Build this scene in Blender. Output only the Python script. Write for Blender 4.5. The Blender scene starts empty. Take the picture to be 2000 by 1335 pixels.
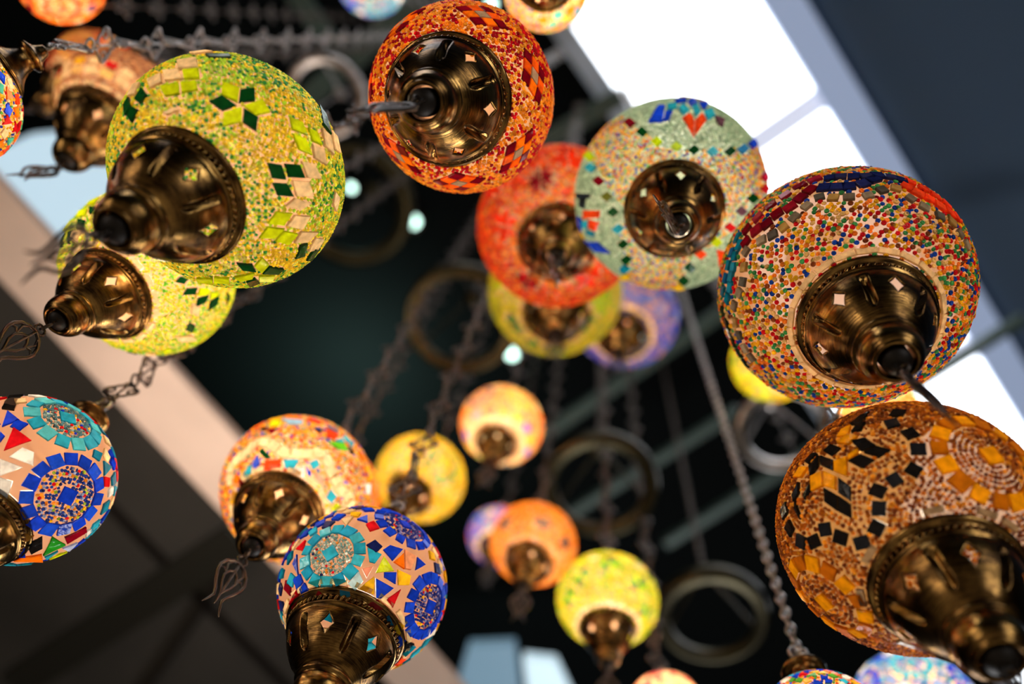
import bpy, bmesh, math, random
import numpy as np
from mathutils import Vector, Matrix

# ---------------------------------------------------------------- camera, world, large lights, exposure
random.seed(7); rng = np.random.default_rng(7)
sc = bpy.context.scene
COL = sc.collection
F = 1600.0                                   # focal length in pixels of the 2000 x 1335 frame
CAM = Vector((0, 0, 1.5))
v = Vector(((1165 - 1000) / F, (667.5 - 60) / F, -1)).normalized()      # zenith seen by the camera
xc = (Vector((1, 0, 0)) - v * v.x).normalized(); yc = v.cross(xc)
M = Matrix((xc, yc, v))
Minv = M.transposed()
cd = bpy.data.cameras.new('camera'); cam = bpy.data.objects.new('camera', cd); COL.objects.link(cam)
cam.matrix_world = Matrix.Translation(CAM) @ M.to_4x4()
cd.sensor_width = 36; cd.lens = F / 2000 * 36; cd.clip_start = 0.02
cd.dof.use_dof = True; cd.dof.focus_distance = 0.60; cd.dof.aperture_fstop = 28.8 / 15.0
sc.camera = cam

sc.view_settings.view_transform = 'Standard'; sc.view_settings.look = 'None'
sc.view_settings.exposure = 0.0; sc.view_settings.gamma = 1; sc.view_settings.use_curve_mapping = False
sc.cycles.max_bounces = 7; sc.cycles.diffuse_bounces = 3; sc.cycles.glossy_bounces = 3
sc.cycles.transmission_bounces = 4; sc.cycles.transparent_max_bounces = 8
sc.cycles.sample_clamp_indirect = 4; sc.cycles.caustics_reflective = False; sc.cycles.caustics_refractive = False
W = bpy.data.worlds.new('world'); sc.world = W; W.use_nodes = True
W.node_tree.nodes['Background'].inputs[0].default_value = (0.5, 0.6, 0.8, 1)
W.node_tree.nodes['Background'].inputs[1].default_value = 0.15

def area(name, loc, target, size, power, color):
    l = bpy.data.lights.new(name, 'AREA'); l.shape = 'RECTANGLE'; l.size, l.size_y = size; l.energy = power; l.color = color
    o = bpy.data.objects.new(name, l); COL.objects.link(o); o.location = loc
    o.rotation_euler = (Vector(target) - Vector(loc)).to_track_quat('-Z', 'Y').to_euler()
    return o
LAMPS_AT = (0, 0.1, 2.2)
area('right_fill_light', (2.6, -2.6, 1.3), LAMPS_AT, (1.4, 1.0), 26, (0.9, 0.95, 1.0))  # unseen area light added as fill on the lamps
area('left_fill_light', (-2.8, -2.0, 1.2), LAMPS_AT, (1.2, .9), 15, (1.0, 0.9, 0.78))  # second added fill, warmer, with no source in the room
area('cap_highlight_light', (0.5, 3.1, 1.7), LAMPS_AT, (1.1, 0.5), 34, (0.92, 0.96, 1.0))  # added out of view to put highlights on the brass caps

def ray(px, py):
    return M @ Vector(((px - 1000) / F, (667.5 - py) / F, -1))
def at(px, py, depth):                       # point at a camera depth
    return CAM + ray(px, py) * depth
def at_h(px, py, h):                         # point on the horizontal plane h above the camera
    d = ray(px, py); return CAM + d * (h / d.z)
def proj(p):
    q = Minv @ (Vector(p) - CAM); return (1000 + F * q.x / -q.z, 667.5 - F * q.y / -q.z)

# ---------------------------------------------------------------- materials
def lin(c):
    return tuple(((x / 255) / 12.92 if x / 255 <= .04045 else ((x / 255 + .055) / 1.055) ** 2.4) for x in c)
def mat(name, rgb, rough=.5, metal=0., bump=0., bscale=40., var=0., vscale=6., emit=0., emitc=None, spec=.5):
    m = bpy.data.materials.new(name); m.use_nodes = True; n = m.node_tree; b = n.nodes['Principled BSDF']
    b.inputs['Specular IOR Level'].default_value = spec
    c = lin(rgb) + (1,)
    b.inputs['Base Color'].default_value = c; b.inputs['Roughness'].default_value = rough; b.inputs['Metallic'].default_value = metal
    tc = n.nodes.new('ShaderNodeTexCoord')
    if var:
        t = n.nodes.new('ShaderNodeTexNoise'); t.inputs['Scale'].default_value = vscale; t.inputs['Detail'].default_value = 5
        n.links.new(tc.outputs['Object'], t.inputs['Vector'])
        r = n.nodes.new('ShaderNodeMapRange'); r.inputs[1].default_value = .3; r.inputs[2].default_value = .7
        r.inputs[3].default_value = 1 - var; r.inputs[4].default_value = 1 + var
        n.links.new(t.outputs['Fac'], r.inputs[0])
        mx = n.nodes.new('ShaderNodeVectorMath'); mx.operation = 'SCALE'; mx.inputs[0].default_value = c[:3]
        n.links.new(r.outputs[0], mx.inputs['Scale']); n.links.new(mx.outputs[0], b.inputs['Base Color'])
    if bump:
        t = n.nodes.new('ShaderNodeTexNoise'); t.inputs['Scale'].default_value = bscale
        n.links.new(tc.outputs['Object'], t.inputs['Vector'])
        bp = n.nodes.new('ShaderNodeBump'); bp.inputs['Strength'].default_value = bump; bp.inputs['Distance'].default_value = .002
        n.links.new(t.outputs['Fac'], bp.inputs['Height']); n.links.new(bp.outputs[0], b.inputs['Normal'])
    if emit:
        b.inputs['Emission Color'].default_value = lin(emitc or rgb) + (1,); b.inputs['Emission Strength'].default_value = emit
    return m

def brass_mat():
    m = bpy.data.materials.new('antique_brass'); m.use_nodes = True; n = m.node_tree; b = n.nodes['Principled BSDF']; L = n.links.new
    b.inputs['Metallic'].default_value = 1
    tc = n.nodes.new('ShaderNodeTexCoord')
    t = n.nodes.new('ShaderNodeTexNoise'); t.inputs['Scale'].default_value = 2.6; t.inputs['Detail'].default_value = 6
    L(tc.outputs['Object'], t.inputs['Vector'])
    mp = n.nodes.new('ShaderNodeMapping'); mp.inputs['Scale'].default_value = (1.2, 1.2, 34)
    L(tc.outputs['Object'], mp.inputs['Vector'])
    t2 = n.nodes.new('ShaderNodeTexNoise'); t2.inputs['Scale'].default_value = 3; t2.inputs['Detail'].default_value = 3     # turned streaks around the axis
    L(mp.outputs[0], t2.inputs['Vector'])
    ad = n.nodes.new('ShaderNodeMath'); ad.operation = 'MULTIPLY_ADD'; ad.inputs[1].default_value = .45
    L(t2.outputs['Fac'], ad.inputs[0]); 
    sb = n.nodes.new('ShaderNodeMath'); sb.operation = 'SUBTRACT'; sb.inputs[1].default_value = .22; L(t.outputs['Fac'], sb.inputs[0]); L(sb.outputs[0], ad.inputs[2])
    cr = n.nodes.new('ShaderNodeValToRGB'); e = cr.color_ramp.elements
    e[0].position = .36; e[0].color = lin((58, 40, 24)) + (1,)
    e[1].position = .68; e[1].color = lin((190, 144, 78)) + (1,)
    k = e.new(.5); k.color = lin((122, 88, 48)) + (1,)
    L(ad.outputs[0], cr.inputs[0]); L(cr.outputs[0], b.inputs['Base Color'])
    rr = n.nodes.new('ShaderNodeMapRange'); rr.inputs[1].default_value = .3; rr.inputs[2].default_value = .7; rr.inputs[3].default_value = .28; rr.inputs[4].default_value = .13
    L(t.outputs['Fac'], rr.inputs[0]); L(rr.outputs[0], b.inputs['Roughness'])
    bp = n.nodes.new('ShaderNodeBump'); bp.inputs['Strength'].default_value = .12; bp.inputs['Distance'].default_value = .01
    L(t2.outputs['Fac'], bp.inputs['Height']); L(bp.outputs[0], b.inputs['Normal'])
    return m

def glass_mat():                             # coloured glass pieces lit from inside by the bulb
    m = bpy.data.materials.new('mosaic_glass'); m.use_nodes = True; n = m.node_tree; b = n.nodes['Principled BSDF']; L = n.links.new
    at_ = n.nodes.new('ShaderNodeAttribute'); at_.attribute_name = 'col'
    tc = n.nodes.new('ShaderNodeTexCoord')
    t = n.nodes.new('ShaderNodeTexNoise'); t.inputs['Scale'].default_value = 190; t.inputs['Detail'].default_value = 3
    L(tc.outputs['Object'], t.inputs['Vector'])
    r = n.nodes.new('ShaderNodeMapRange'); r.inputs[1].default_value = .3; r.inputs[2].default_value = .7; r.inputs[3].default_value = .72; r.inputs[4].default_value = 1.2
    L(t.outputs['Fac'], r.inputs[0])
    mx = n.nodes.new('ShaderNodeVectorMath'); mx.operation = 'SCALE'; L(at_.outputs['Color'], mx.inputs[0]); L(r.outputs[0], mx.inputs['Scale'])
    L(mx.outputs[0], b.inputs['Base Color'])
    b.inputs['Roughness'].default_value = .1; b.inputs['IOR'].default_value = 1.5
    bp = n.nodes.new('ShaderNodeBump'); bp.inputs['Strength'].default_value = .35; bp.inputs['Distance'].default_value = .001
    L(t.outputs['Fac'], bp.inputs['Height']); L(bp.outputs[0], b.inputs['Normal'])
    tr = n.nodes.new('ShaderNodeBsdfTranslucent'); L(mx.outputs[0], tr.inputs[0])
    ms = n.nodes.new('ShaderNodeMixShader'); ms.inputs[0].default_value = .6
    L(b.outputs[0], ms.inputs[1]); L(tr.outputs[0], ms.inputs[2]); L(ms.outputs[0], n.nodes['Material Output'].inputs['Surface'])
    return m

def grout_mat(name, rgb):
    m = bpy.data.materials.new(name); m.use_nodes = True; n = m.node_tree; b = n.nodes['Principled BSDF']; L = n.links.new
    c = lin(rgb) + (1,); b.inputs['Base Color'].default_value = c; b.inputs['Roughness'].default_value = .6
    tr = n.nodes.new('ShaderNodeBsdfTranslucent'); tr.inputs[0].default_value = c
    tp = n.nodes.new('ShaderNodeBsdfTransparent')
    a = n.nodes.new('ShaderNodeMixShader'); a.inputs[0].default_value = .5; L(b.outputs[0], a.inputs[1]); L(tr.outputs[0], a.inputs[2])
    z = n.nodes.new('ShaderNodeMixShader'); z.inputs[0].default_value = .2; L(a.outputs[0], z.inputs[1]); L(tp.outputs[0], z.inputs[2])
    L(z.outputs[0], n.nodes['Material Output'].inputs['Surface'])
    return m

MB = brass_mat(); MG = glass_mat()
MGR = grout_mat('glass_and_grout', (158, 118, 86)); MGB = grout_mat('clay_grout_on_glass', (128, 90, 66)); MGA = grout_mat('amber_grout_on_glass', (128, 90, 46)); MGP = grout_mat('pale_glass_and_grout', (150, 160, 138))
MDB = mat('dim_bronze_wire', (92, 80, 72), .3, 1, .1, 300, .4, 60); MOB = mat('dull_olive_brass', (56, 50, 34), .38, 1, .1, 60, .3, 12); MST = mat('lit_bronze_wire', (160, 150, 144), .3, 1, .1, 300, .4, 60)  # skylight brightness put into the colour: dim and lit copies of one wire metal
MDK = mat('dark_plug', (40, 32, 26), .5, .6)

# ---------------------------------------------------------------- mesh helpers
def link(name, me, parent=None, mats=()):
    o = bpy.data.objects.new(name, me); COL.objects.link(o)
    if parent: o.parent = parent
    for m in mats:
        if not me.materials or m.name not in [q.name for q in me.materials]: me.materials.append(m)
    return o
def thing(name, label, cat, loc=(0, 0, 0), group=None):
    o = bpy.data.objects.new(name, None); COL.objects.link(o); o.location = loc; o.empty_display_size = .05
    o['label'] = label; o['category'] = cat
    if group: o['group'] = group
    return o

class Acc:                                   # collects polygons into ONE mesh
    def __init__(s): s.v = []; s.f = []; s.n = 0; s.mi = []; s.sm = []; s.c = []
    def add(s, verts, faces, mi=0, smooth=True, col=(1, 1, 1)):   # faces: (m,k) int array or list of arrays
        verts = np.asarray(verts, float).reshape(-1, 3)
        if not isinstance(faces, list): faces = [faces]
        for fa in faces:
            fa = np.asarray(fa, int)
            if fa.ndim == 1: fa = fa[None]
            s.f.append(fa + s.n); s.mi.append(np.full(len(fa), mi)); s.sm.append(np.full(len(fa), smooth))
        col = np.asarray(col, float)
        if col.ndim == 1: col = np.tile(col, (len(verts), 1))
        s.v.append(verts); s.c.append(col); s.n += len(verts)
    def mesh(s, name, color=False):
        me = bpy.data.meshes.new(name); V = np.concatenate(s.v); me.vertices.add(len(V)); me.vertices.foreach_set('co', V.ravel())
        tot = np.concatenate([np.full(len(f), f.shape[1]) for f in s.f]); lv = np.concatenate([f.ravel() for f in s.f])
        me.loops.add(len(lv)); me.loops.foreach_set('vertex_index', lv)
        me.polygons.add(len(tot)); me.polygons.foreach_set('loop_start', np.concatenate([[0], np.cumsum(tot)[:-1]]).astype(int)); me.polygons.foreach_set('loop_total', tot)
        me.polygons.foreach_set('material_index', np.concatenate(s.mi)); me.polygons.foreach_set('use_smooth', np.concatenate(s.sm))
        if color:
            a = me.color_attributes.new('col', 'FLOAT_COLOR', 'POINT'); C = np.concatenate(s.c); C = np.hstack([C, np.ones((len(C), 1))])
            a.data.foreach_set('color', C.ravel())
        me.update(calc_edges=True); me.validate(); return me

def grid_faces(nr, nc, wrap=True):
    i = np.arange(nr - 1)[:, None]; j = np.arange(nc if wrap else nc - 1)[None]; j2 = (j + 1) % nc
    return np.stack([i * nc + j, i * nc + j2, (i + 1) * nc + j2, (i + 1) * nc + j], -1).reshape(-1, 4)
def lathe(acc, prof, n=48, mi=0, z0=0, sgn=1, sc_=1.0):      # prof: (r, z) pairs
    p = np.array(prof, float) * sc_; t = np.arange(n) / n * 2 * np.pi
    V = np.stack([p[:, 0, None] * np.cos(t), p[:, 0, None] * np.sin(t), z0 + sgn * np.repeat(p[:, 1, None], n, 1)], -1)
    f = grid_faces(len(p), n)
    acc.add(V.reshape(-1, 3), f if sgn > 0 else f[:, ::-1], mi)
def tube(acc, pts, r, closed=False, n=6, mi=0):
    P = np.asarray(pts, float); m = len(P)
    T = (np.roll(P, -1, 0) - np.roll(P, 1, 0)) if closed else np.gradient(P, axis=0)
    T /= np.linalg.norm(T, axis=1)[:, None] + 1e-12
    nrm = np.zeros(3); nrm[np.argmin(np.abs(T[0]))] = 1; N = []
    for k in range(m):
        nrm = nrm - T[k] * nrm.dot(T[k]); nrm = nrm / (np.linalg.norm(nrm) + 1e-12); N.append(nrm)
    N = np.array(N); B = np.cross(T, N); a = np.arange(n) / n * 2 * np.pi
    rr = np.broadcast_to(np.asarray(r, float), (m,))[:, None, None]
    V = P[:, None] + rr * (np.cos(a)[None, :, None] * N[:, None] + np.sin(a)[None, :, None] * B[:, None])
    f = grid_faces(m, n)
    if closed:
        j = np.arange(n); j2 = (j + 1) % n; b = (m - 1) * n
        d = [np.linalg.norm(V[-1, 0] - V[0, k]) for k in range(n)]; s = int(np.argmin(d))
        f = np.vstack([f, np.stack([b + j, b + j2, (j2 + s) % n, (j + s) % n], -1)])
    acc.add(V.reshape(-1, 3), f, mi)
    if not closed:
        acc.add(V[0], np.arange(n)[::-1], mi); acc.add(V[-1], np.arange(n), mi)
def circ(c, r, n=12, axis='y', rx=None):
    t = np.arange(n) / n * 2 * np.pi; rx = rx or r; z = np.zeros(n)
    a, b = rx * np.cos(t), r * np.sin(t)
    Q = {'y': np.stack([a, z, b], -1), 'x': np.stack([z, a, b], -1), 'z': np.stack([a, b, z], -1)}[axis]
    return Q + np.array(c)
def box(acc, p0, p1, w, h, up=(0, 0, 1), mi=0):              # a bar from p0 to p1
    p0 = np.array(p0, float); p1 = np.array(p1, float); d = p1 - p0; d /= np.linalg.norm(d)
    s = np.cross(d, up); s /= np.linalg.norm(s); u = np.cross(s, d)
    V = [p + a * s * w / 2 + b * u * h / 2 for p in (p0, p1) for a, b in ((-1, -1), (1, -1), (1, 1), (-1, 1))]
    acc.add(V, [[0, 1, 2, 3], [7, 6, 5, 4], [0, 4, 5, 1], [1, 5, 6, 2], [2, 6, 7, 3], [3, 7, 4, 0]], mi, False)

# ---------------------------------------------------------------- the pierced brass cap (unit: rim radius 1, z up towards its nozzle)
def smooth_interp(zs, rs, z):
    return np.interp(z, zs, rs)
DZ = np.array([.26, .30, .36, .44, .52, .60, .68, .76, .84, .90, .95]); DR = np.array([.885, .878, .862, .832, .796, .752, .70, .636, .565, .505, .455])
_c = np.polyfit(DZ, DR, 5)
def dome_r(z): return np.polyval(_c, z)
def make_cap():
    bm = bmesh.new(); nS = 12; k = 14; m = 22; z0, z1 = .26, .95
    def P(phi, z, dr=0.):
        r = dome_r(z) + dr; return (r * math.cos(phi), r * math.sin(phi), z)
    for s in range(nS):
        a0 = s * 2 * math.pi / nS; a1 = a0 + 2 * math.pi / nS; ac = (a0 + a1) / 2
        if s % 2 == 0:                        # a pierced diamond
            zc, hh, hw = .53, .14, .165
            loop = [(a0 + (a1 - a0) * i / k, z0) for i in range(k)] + [(a1, z0 + (z1 - z0) * i / m) for i in range(m)] + \
                   [(a1 - (a1 - a0) * i / k, z1) for i in range(k)] + [(a0, z1 - (z1 - z0) * i / m) for i in range(m)]
            inner = []
            for (a, z) in loop:
                u, w_ = (a - ac) / hw, (z - zc) / hh; p = .8
                t = 1 / ((abs(u) ** p + abs(w_) ** p) ** (1 / p)); inner.append((ac + u * t * hw, zc + w_ * t * hh))
            rings = []
            for t in (0, .03, .12, .3, .5, .75, 1):
                rings.append([bm.verts.new(P(i[0] + (o[0] - i[0]) * t, i[1] + (o[1] - i[1]) * t, -.012 if t == 0 else 0)) for i, o in zip(inner, loop)])
            wall = [bm.verts.new(P(i[0], i[1], -.035)) for i in inner]
            rings.insert(0, wall); n = len(loop)
            for r_ in range(len(rings) - 1):
                for j in range(n):
                    bm.faces.new((rings[r_][j], rings[r_ + 1][j], rings[r_ + 1][(j + 1) % n], rings[r_][(j + 1) % n]))
        else:                                 # a pressed-in slot
            g = []
            for i in range(m + 1):
                z = z0 + (z1 - z0) * i / m; row = []
                for j in range(k + 1):
                    a = a0 + (a1 - a0) * j / k
                    dz = max(0, abs(z - .585) - .17); da = (a - ac) * dome_r(z)
                    d = math.hypot(dz, da); h = max(0., min(1., (.056 - d) / .018)); h = h * h * (3 - 2 * h)
                    lip = math.exp(-((d - .068) / .014) ** 2) * .006
                    row.append(bm.verts.new(P(a, z, -.13 * h + lip)))
                g.append(row)
            for i in range(m):
                for j in range(k): bm.faces.new((g[i][j], g[i][j + 1], g[i + 1][j + 1], g[i + 1][j]))
    n = nS * k
    def lath(prof):
        prev = None
        for r, z in prof:
            cur = [bm.verts.new((r * math.cos(i * 2 * math.pi / n), r * math.sin(i * 2 * math.pi / n), z)) for i in range(n)]
            if prev:
                for i in range(n): bm.faces.new((prev[i], prev[(i + 1) % n], cur[(i + 1) % n], cur[i]))
            prev = cur
    lath([(.93, -.03), (.985, -.03), (1.0, -.015), (1.004, .01), (.995, .035), (.975, .05), (.955, .055), (.935, .06), (.915, .075), (.9, .1), (.895, .14), (.9, .185), (.915, .2), (.925, .215),
          (.922, .232), (.905, .245), (dome_r(.26), .26)])
    lath([(dome_r(.95), .95), (.425, .965), (.415, .985), (.425, 1.0), (.45, 1.01), (.465, 1.03), (.465, 1.055), (.45, 1.075), (.42, 1.085), (.405, 1.1), (.41, 1.115), (.42, 1.13),
          (.428, 1.18), (.425, 1.24), (.41, 1.31), (.385, 1.37), (.35, 1.425), (.315, 1.455), (.30, 1.465), (.298, 1.485), (.285, 1.50), (.262, 1.502), (.245, 1.49), (.235, 1.46), (.225, 1.35), (.22, 1.2)])
    bmesh.ops.remove_doubles(bm, verts=bm.verts, dist=1e-4)
    bmesh.ops.recalc_face_normals(bm, faces=bm.faces)
    for f in bm.faces: f.smooth = True
    me = bpy.data.meshes.new('brass_cap'); bm.to_mesh(me); bm.free(); me.materials.append(MB); return me
def make_rope():
    a = Acc(); n = 60
    for i in range(n):
        p = i * 2 * math.pi / n; pts = []
        for t in np.linspace(-1, 1, 6):
            q = p + t * .035; r = .905 + .01 * (1 - t * t); pts.append((r * math.cos(q), r * math.sin(q), .138 + t * .055))
        tube(a, pts, np.array([.012, .026, .034, .034, .026, .012]), n=6)
    me = a.mesh('rope_band'); me.materials.append(MB); return me
def make_rod():
    a = Acc(); prof = [(0, 1.2), (.2, 1.2), (.2, 1.28)]; z = 1.28
    while z < 1.5:
        prof += [(.2, z), (.175, z + .018)]; z += .036
    prof += [(.16, 1.53), (.12, 1.565), (.06, 1.585), (0, 1.59)]
    lathe(a, prof, 24); tube(a, circ((0, 0, 1.64), .085, 16, 'y'), .024, True, 8)
    me = a.mesh('threaded_rod'); me.materials.append(MDK); return me
def make_top_cap():                          # unit rim radius 1, z up
    a = Acc()
    lathe(a, [(.9, -.04), (.99, -.03), (1.0, 0), (.985, .04), (.93, .06), (.88, .09), (.86, .14), (.87, .18), (.83, .22), (.72, .30), (.6, .40), (.5, .52), (.42, .66), (.37, .8),
              (.36, .9), (.42, .93), (.5, .98), (.52, 1.04), (.48, 1.1), (.38, 1.14), (.3, 1.2), (.24, 1.32), (.19, 1.46), (.16, 1.5), (.0, 1.52)], 72)
    lathe(a, [(.87, .08), (.905, .1), (.905, .14), (.87, .16)], 72)
    me = a.mesh('top_cap'); me.materials.append(MB); return me
def make_loop():
    a = Acc(); tube(a, circ((0, 0, 1.66), .2, 24, 'y'), .055, True, 10); me = a.mesh('hanging_loop'); me.materials.append(MST); return me
CAPM, ROPEM, RODM, TOPM, LOOPM = make_cap(), make_rope(), make_rod(), make_top_cap(), make_loop()

def plate(acc, z, ax, s=1.0):                # one openwork chain plate, 36 mm long
    def w(p): p = np.array(p, float) * s; p3 = np.zeros((len(p), 3)); p3[:, ax] = p[:, 0]; p3[:, 2] = z + p[:, 1]; return p3
    q = [(0, .018), (.0035, .0145), (.0042, .011), (.0075, .0095), (.0095, .0065), (.014, .004), (.0155, 0), (.014, -.004), (.0095, -.0065), (.0075, -.0095), (.0042, -.011), (.0035, -.0145)]
    out = q + [(-x, y) for x, y in [(0, -.018)] + q[:0:-1]]
    out[12] = (0, -.018)
    tube(acc, w(out), .0013 * s, True, 5)
    k = 'y' if ax == 0 else 'x'
    for sx in (-1, 1):
        c = [0, 0, z]; c[ax] = sx * .0092 * s; tube(acc, circ(c, .0036 * s, 9, k), .001 * s, True, 5)
        c = [0, 0, z + sx * .0105 * s]; tube(acc, circ(c, .0028 * s, 8, k), .0009 * s, True, 5)
    tube(acc, w([(0, .008), (0, -.008)]), .0012 * s, False, 5)
_chains = {}
def chain_mesh(n, style=0, m=None):
    m = m or MDB; key = (n, style, m.name)
    if key in _chains: return _chains[key]
    a = Acc(); z = 0.
    for i in range(n):
        if style == 0:
            ax = i % 2; tube(a, circ((0, 0, z + .005), .0062, 12, 'x' if ax else 'y'), .0012, True, 6)
            plate(a, z + .028, 1 - ax if False else ax); z += .046
        else:
            for j in range(4):
                c = circ((0, 0, z + .0055), .0075, 12, 'y' if j % 2 else 'x', .0045); tube(a, c, .0014, True, 6); z += .0115
    me = a.mesh('chain_links'); me.materials.append(m); _chains[key] = me; return me
def make_tulip():                            # hangs down from z = 0: ring, small link, flat tulip
    a = Acc(); tube(a, circ((0, 0, -.004), .0045, 12, 'x'), .0012, True, 6); tube(a, circ((0, 0, -.012), .0045, 12, 'y'), .0012, True, 6)
    def w(p): p = np.array(p, float); return np.stack([p[:, 0], np.zeros(len(p)), p[:, 1]], -1)
    side = [(0, -.016), (.006, -.0185), (.011, -.024), (.0135, -.031), (.0128, -.038), (.0098, -.046), (.006, -.053), (.0042, -.059), (.0065, -.066), (.009, -.072)]
    for s in (-1, 1):
        tube(a, w([(s * x, z) for x, z in side]), np.array([.0015] * 8 + [.0011, .0005]), False, 6)
        tube(a, w([(s * x, z) for x, z in [(0, -.026), (.004, -.030), (.0062, -.036), (.005, -.043), (.0015, -.05), (0, -.054)]]), .0012, False, 6)
        tube(a, w([(s * .0052, -.0185), (s * .0085, -.025), (s * .0062, -.034)]), .001, False, 6)
        tube(a, w([(s * .0132, -.034), (s * .0095, -.031), (s * .0062, -.034)]), .001, False, 6)
    tube(a, w([(0, -.016), (0, -.06), (0, -.066)]), np.array([.0012, .0012, .0005]), False, 6)
    me = a.mesh('tulip_pendant'); me.materials.append(MDB); return me
TULM = make_tulip()

# ---------------------------------------------------------------- lamps
def fib(n):
    i = np.arange(n) + .5; z = 1 - 2 * i / n; t = i * math.pi * (3 - math.sqrt(5)); r = np.sqrt(1 - z * z)
    return np.stack([r * np.cos(t), r * np.sin(t), z], -1)
def nrm(v): v = np.asarray(v, float); return v / np.linalg.norm(v, axis=-1, keepdims=True)
def frame(c, rot=0.):                        # e1 runs round the lamp, e2 from the bottom pole upwards
    up = np.array([0, 0, 1.]); e1 = np.cross(up, c)
    if np.linalg.norm(e1) < 1e-4: e1 = np.array([1., 0, 0])
    e1 = nrm(e1); e2 = np.cross(c, e1); k, q = math.cos(rot), math.sin(rot)
    return k * e1 + q * e2, -q * e1 + k * e2
def inpoly(P, x, y):
    P = np.asarray(P, float); ins = np.zeros(len(x), bool); n = len(P); j = n - 1
    for i in range(n):
        c = ((P[i, 1] > y) != (P[j, 1] > y)) & (x < (P[j, 0] - P[i, 0]) * (y - P[i, 1]) / (P[j, 1] - P[i, 1] + 1e-12) + P[i, 0]); ins ^= c; j = i
    return ins
def bead_template(fine):
    if fine: pr, K = [(1, 0), (1.0, .5), (.62, .95)], 6
    else: pr, K = [(.92, 0), (1.02, .5), (.86, .92), (.6, 1.02), (.38, .85), (.3, .5)], 8
    t = np.arange(K) / K * 2 * np.pi; V = np.array([[r * math.cos(a), r * math.sin(a), z] for r, z in pr for a in t])
    return V, grid_faces(len(pr), K), np.arange((len(pr) - 1) * K, len(pr) * K)
BT = {True: bead_template(True), False: bead_template(False)}
THETA = {}

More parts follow.
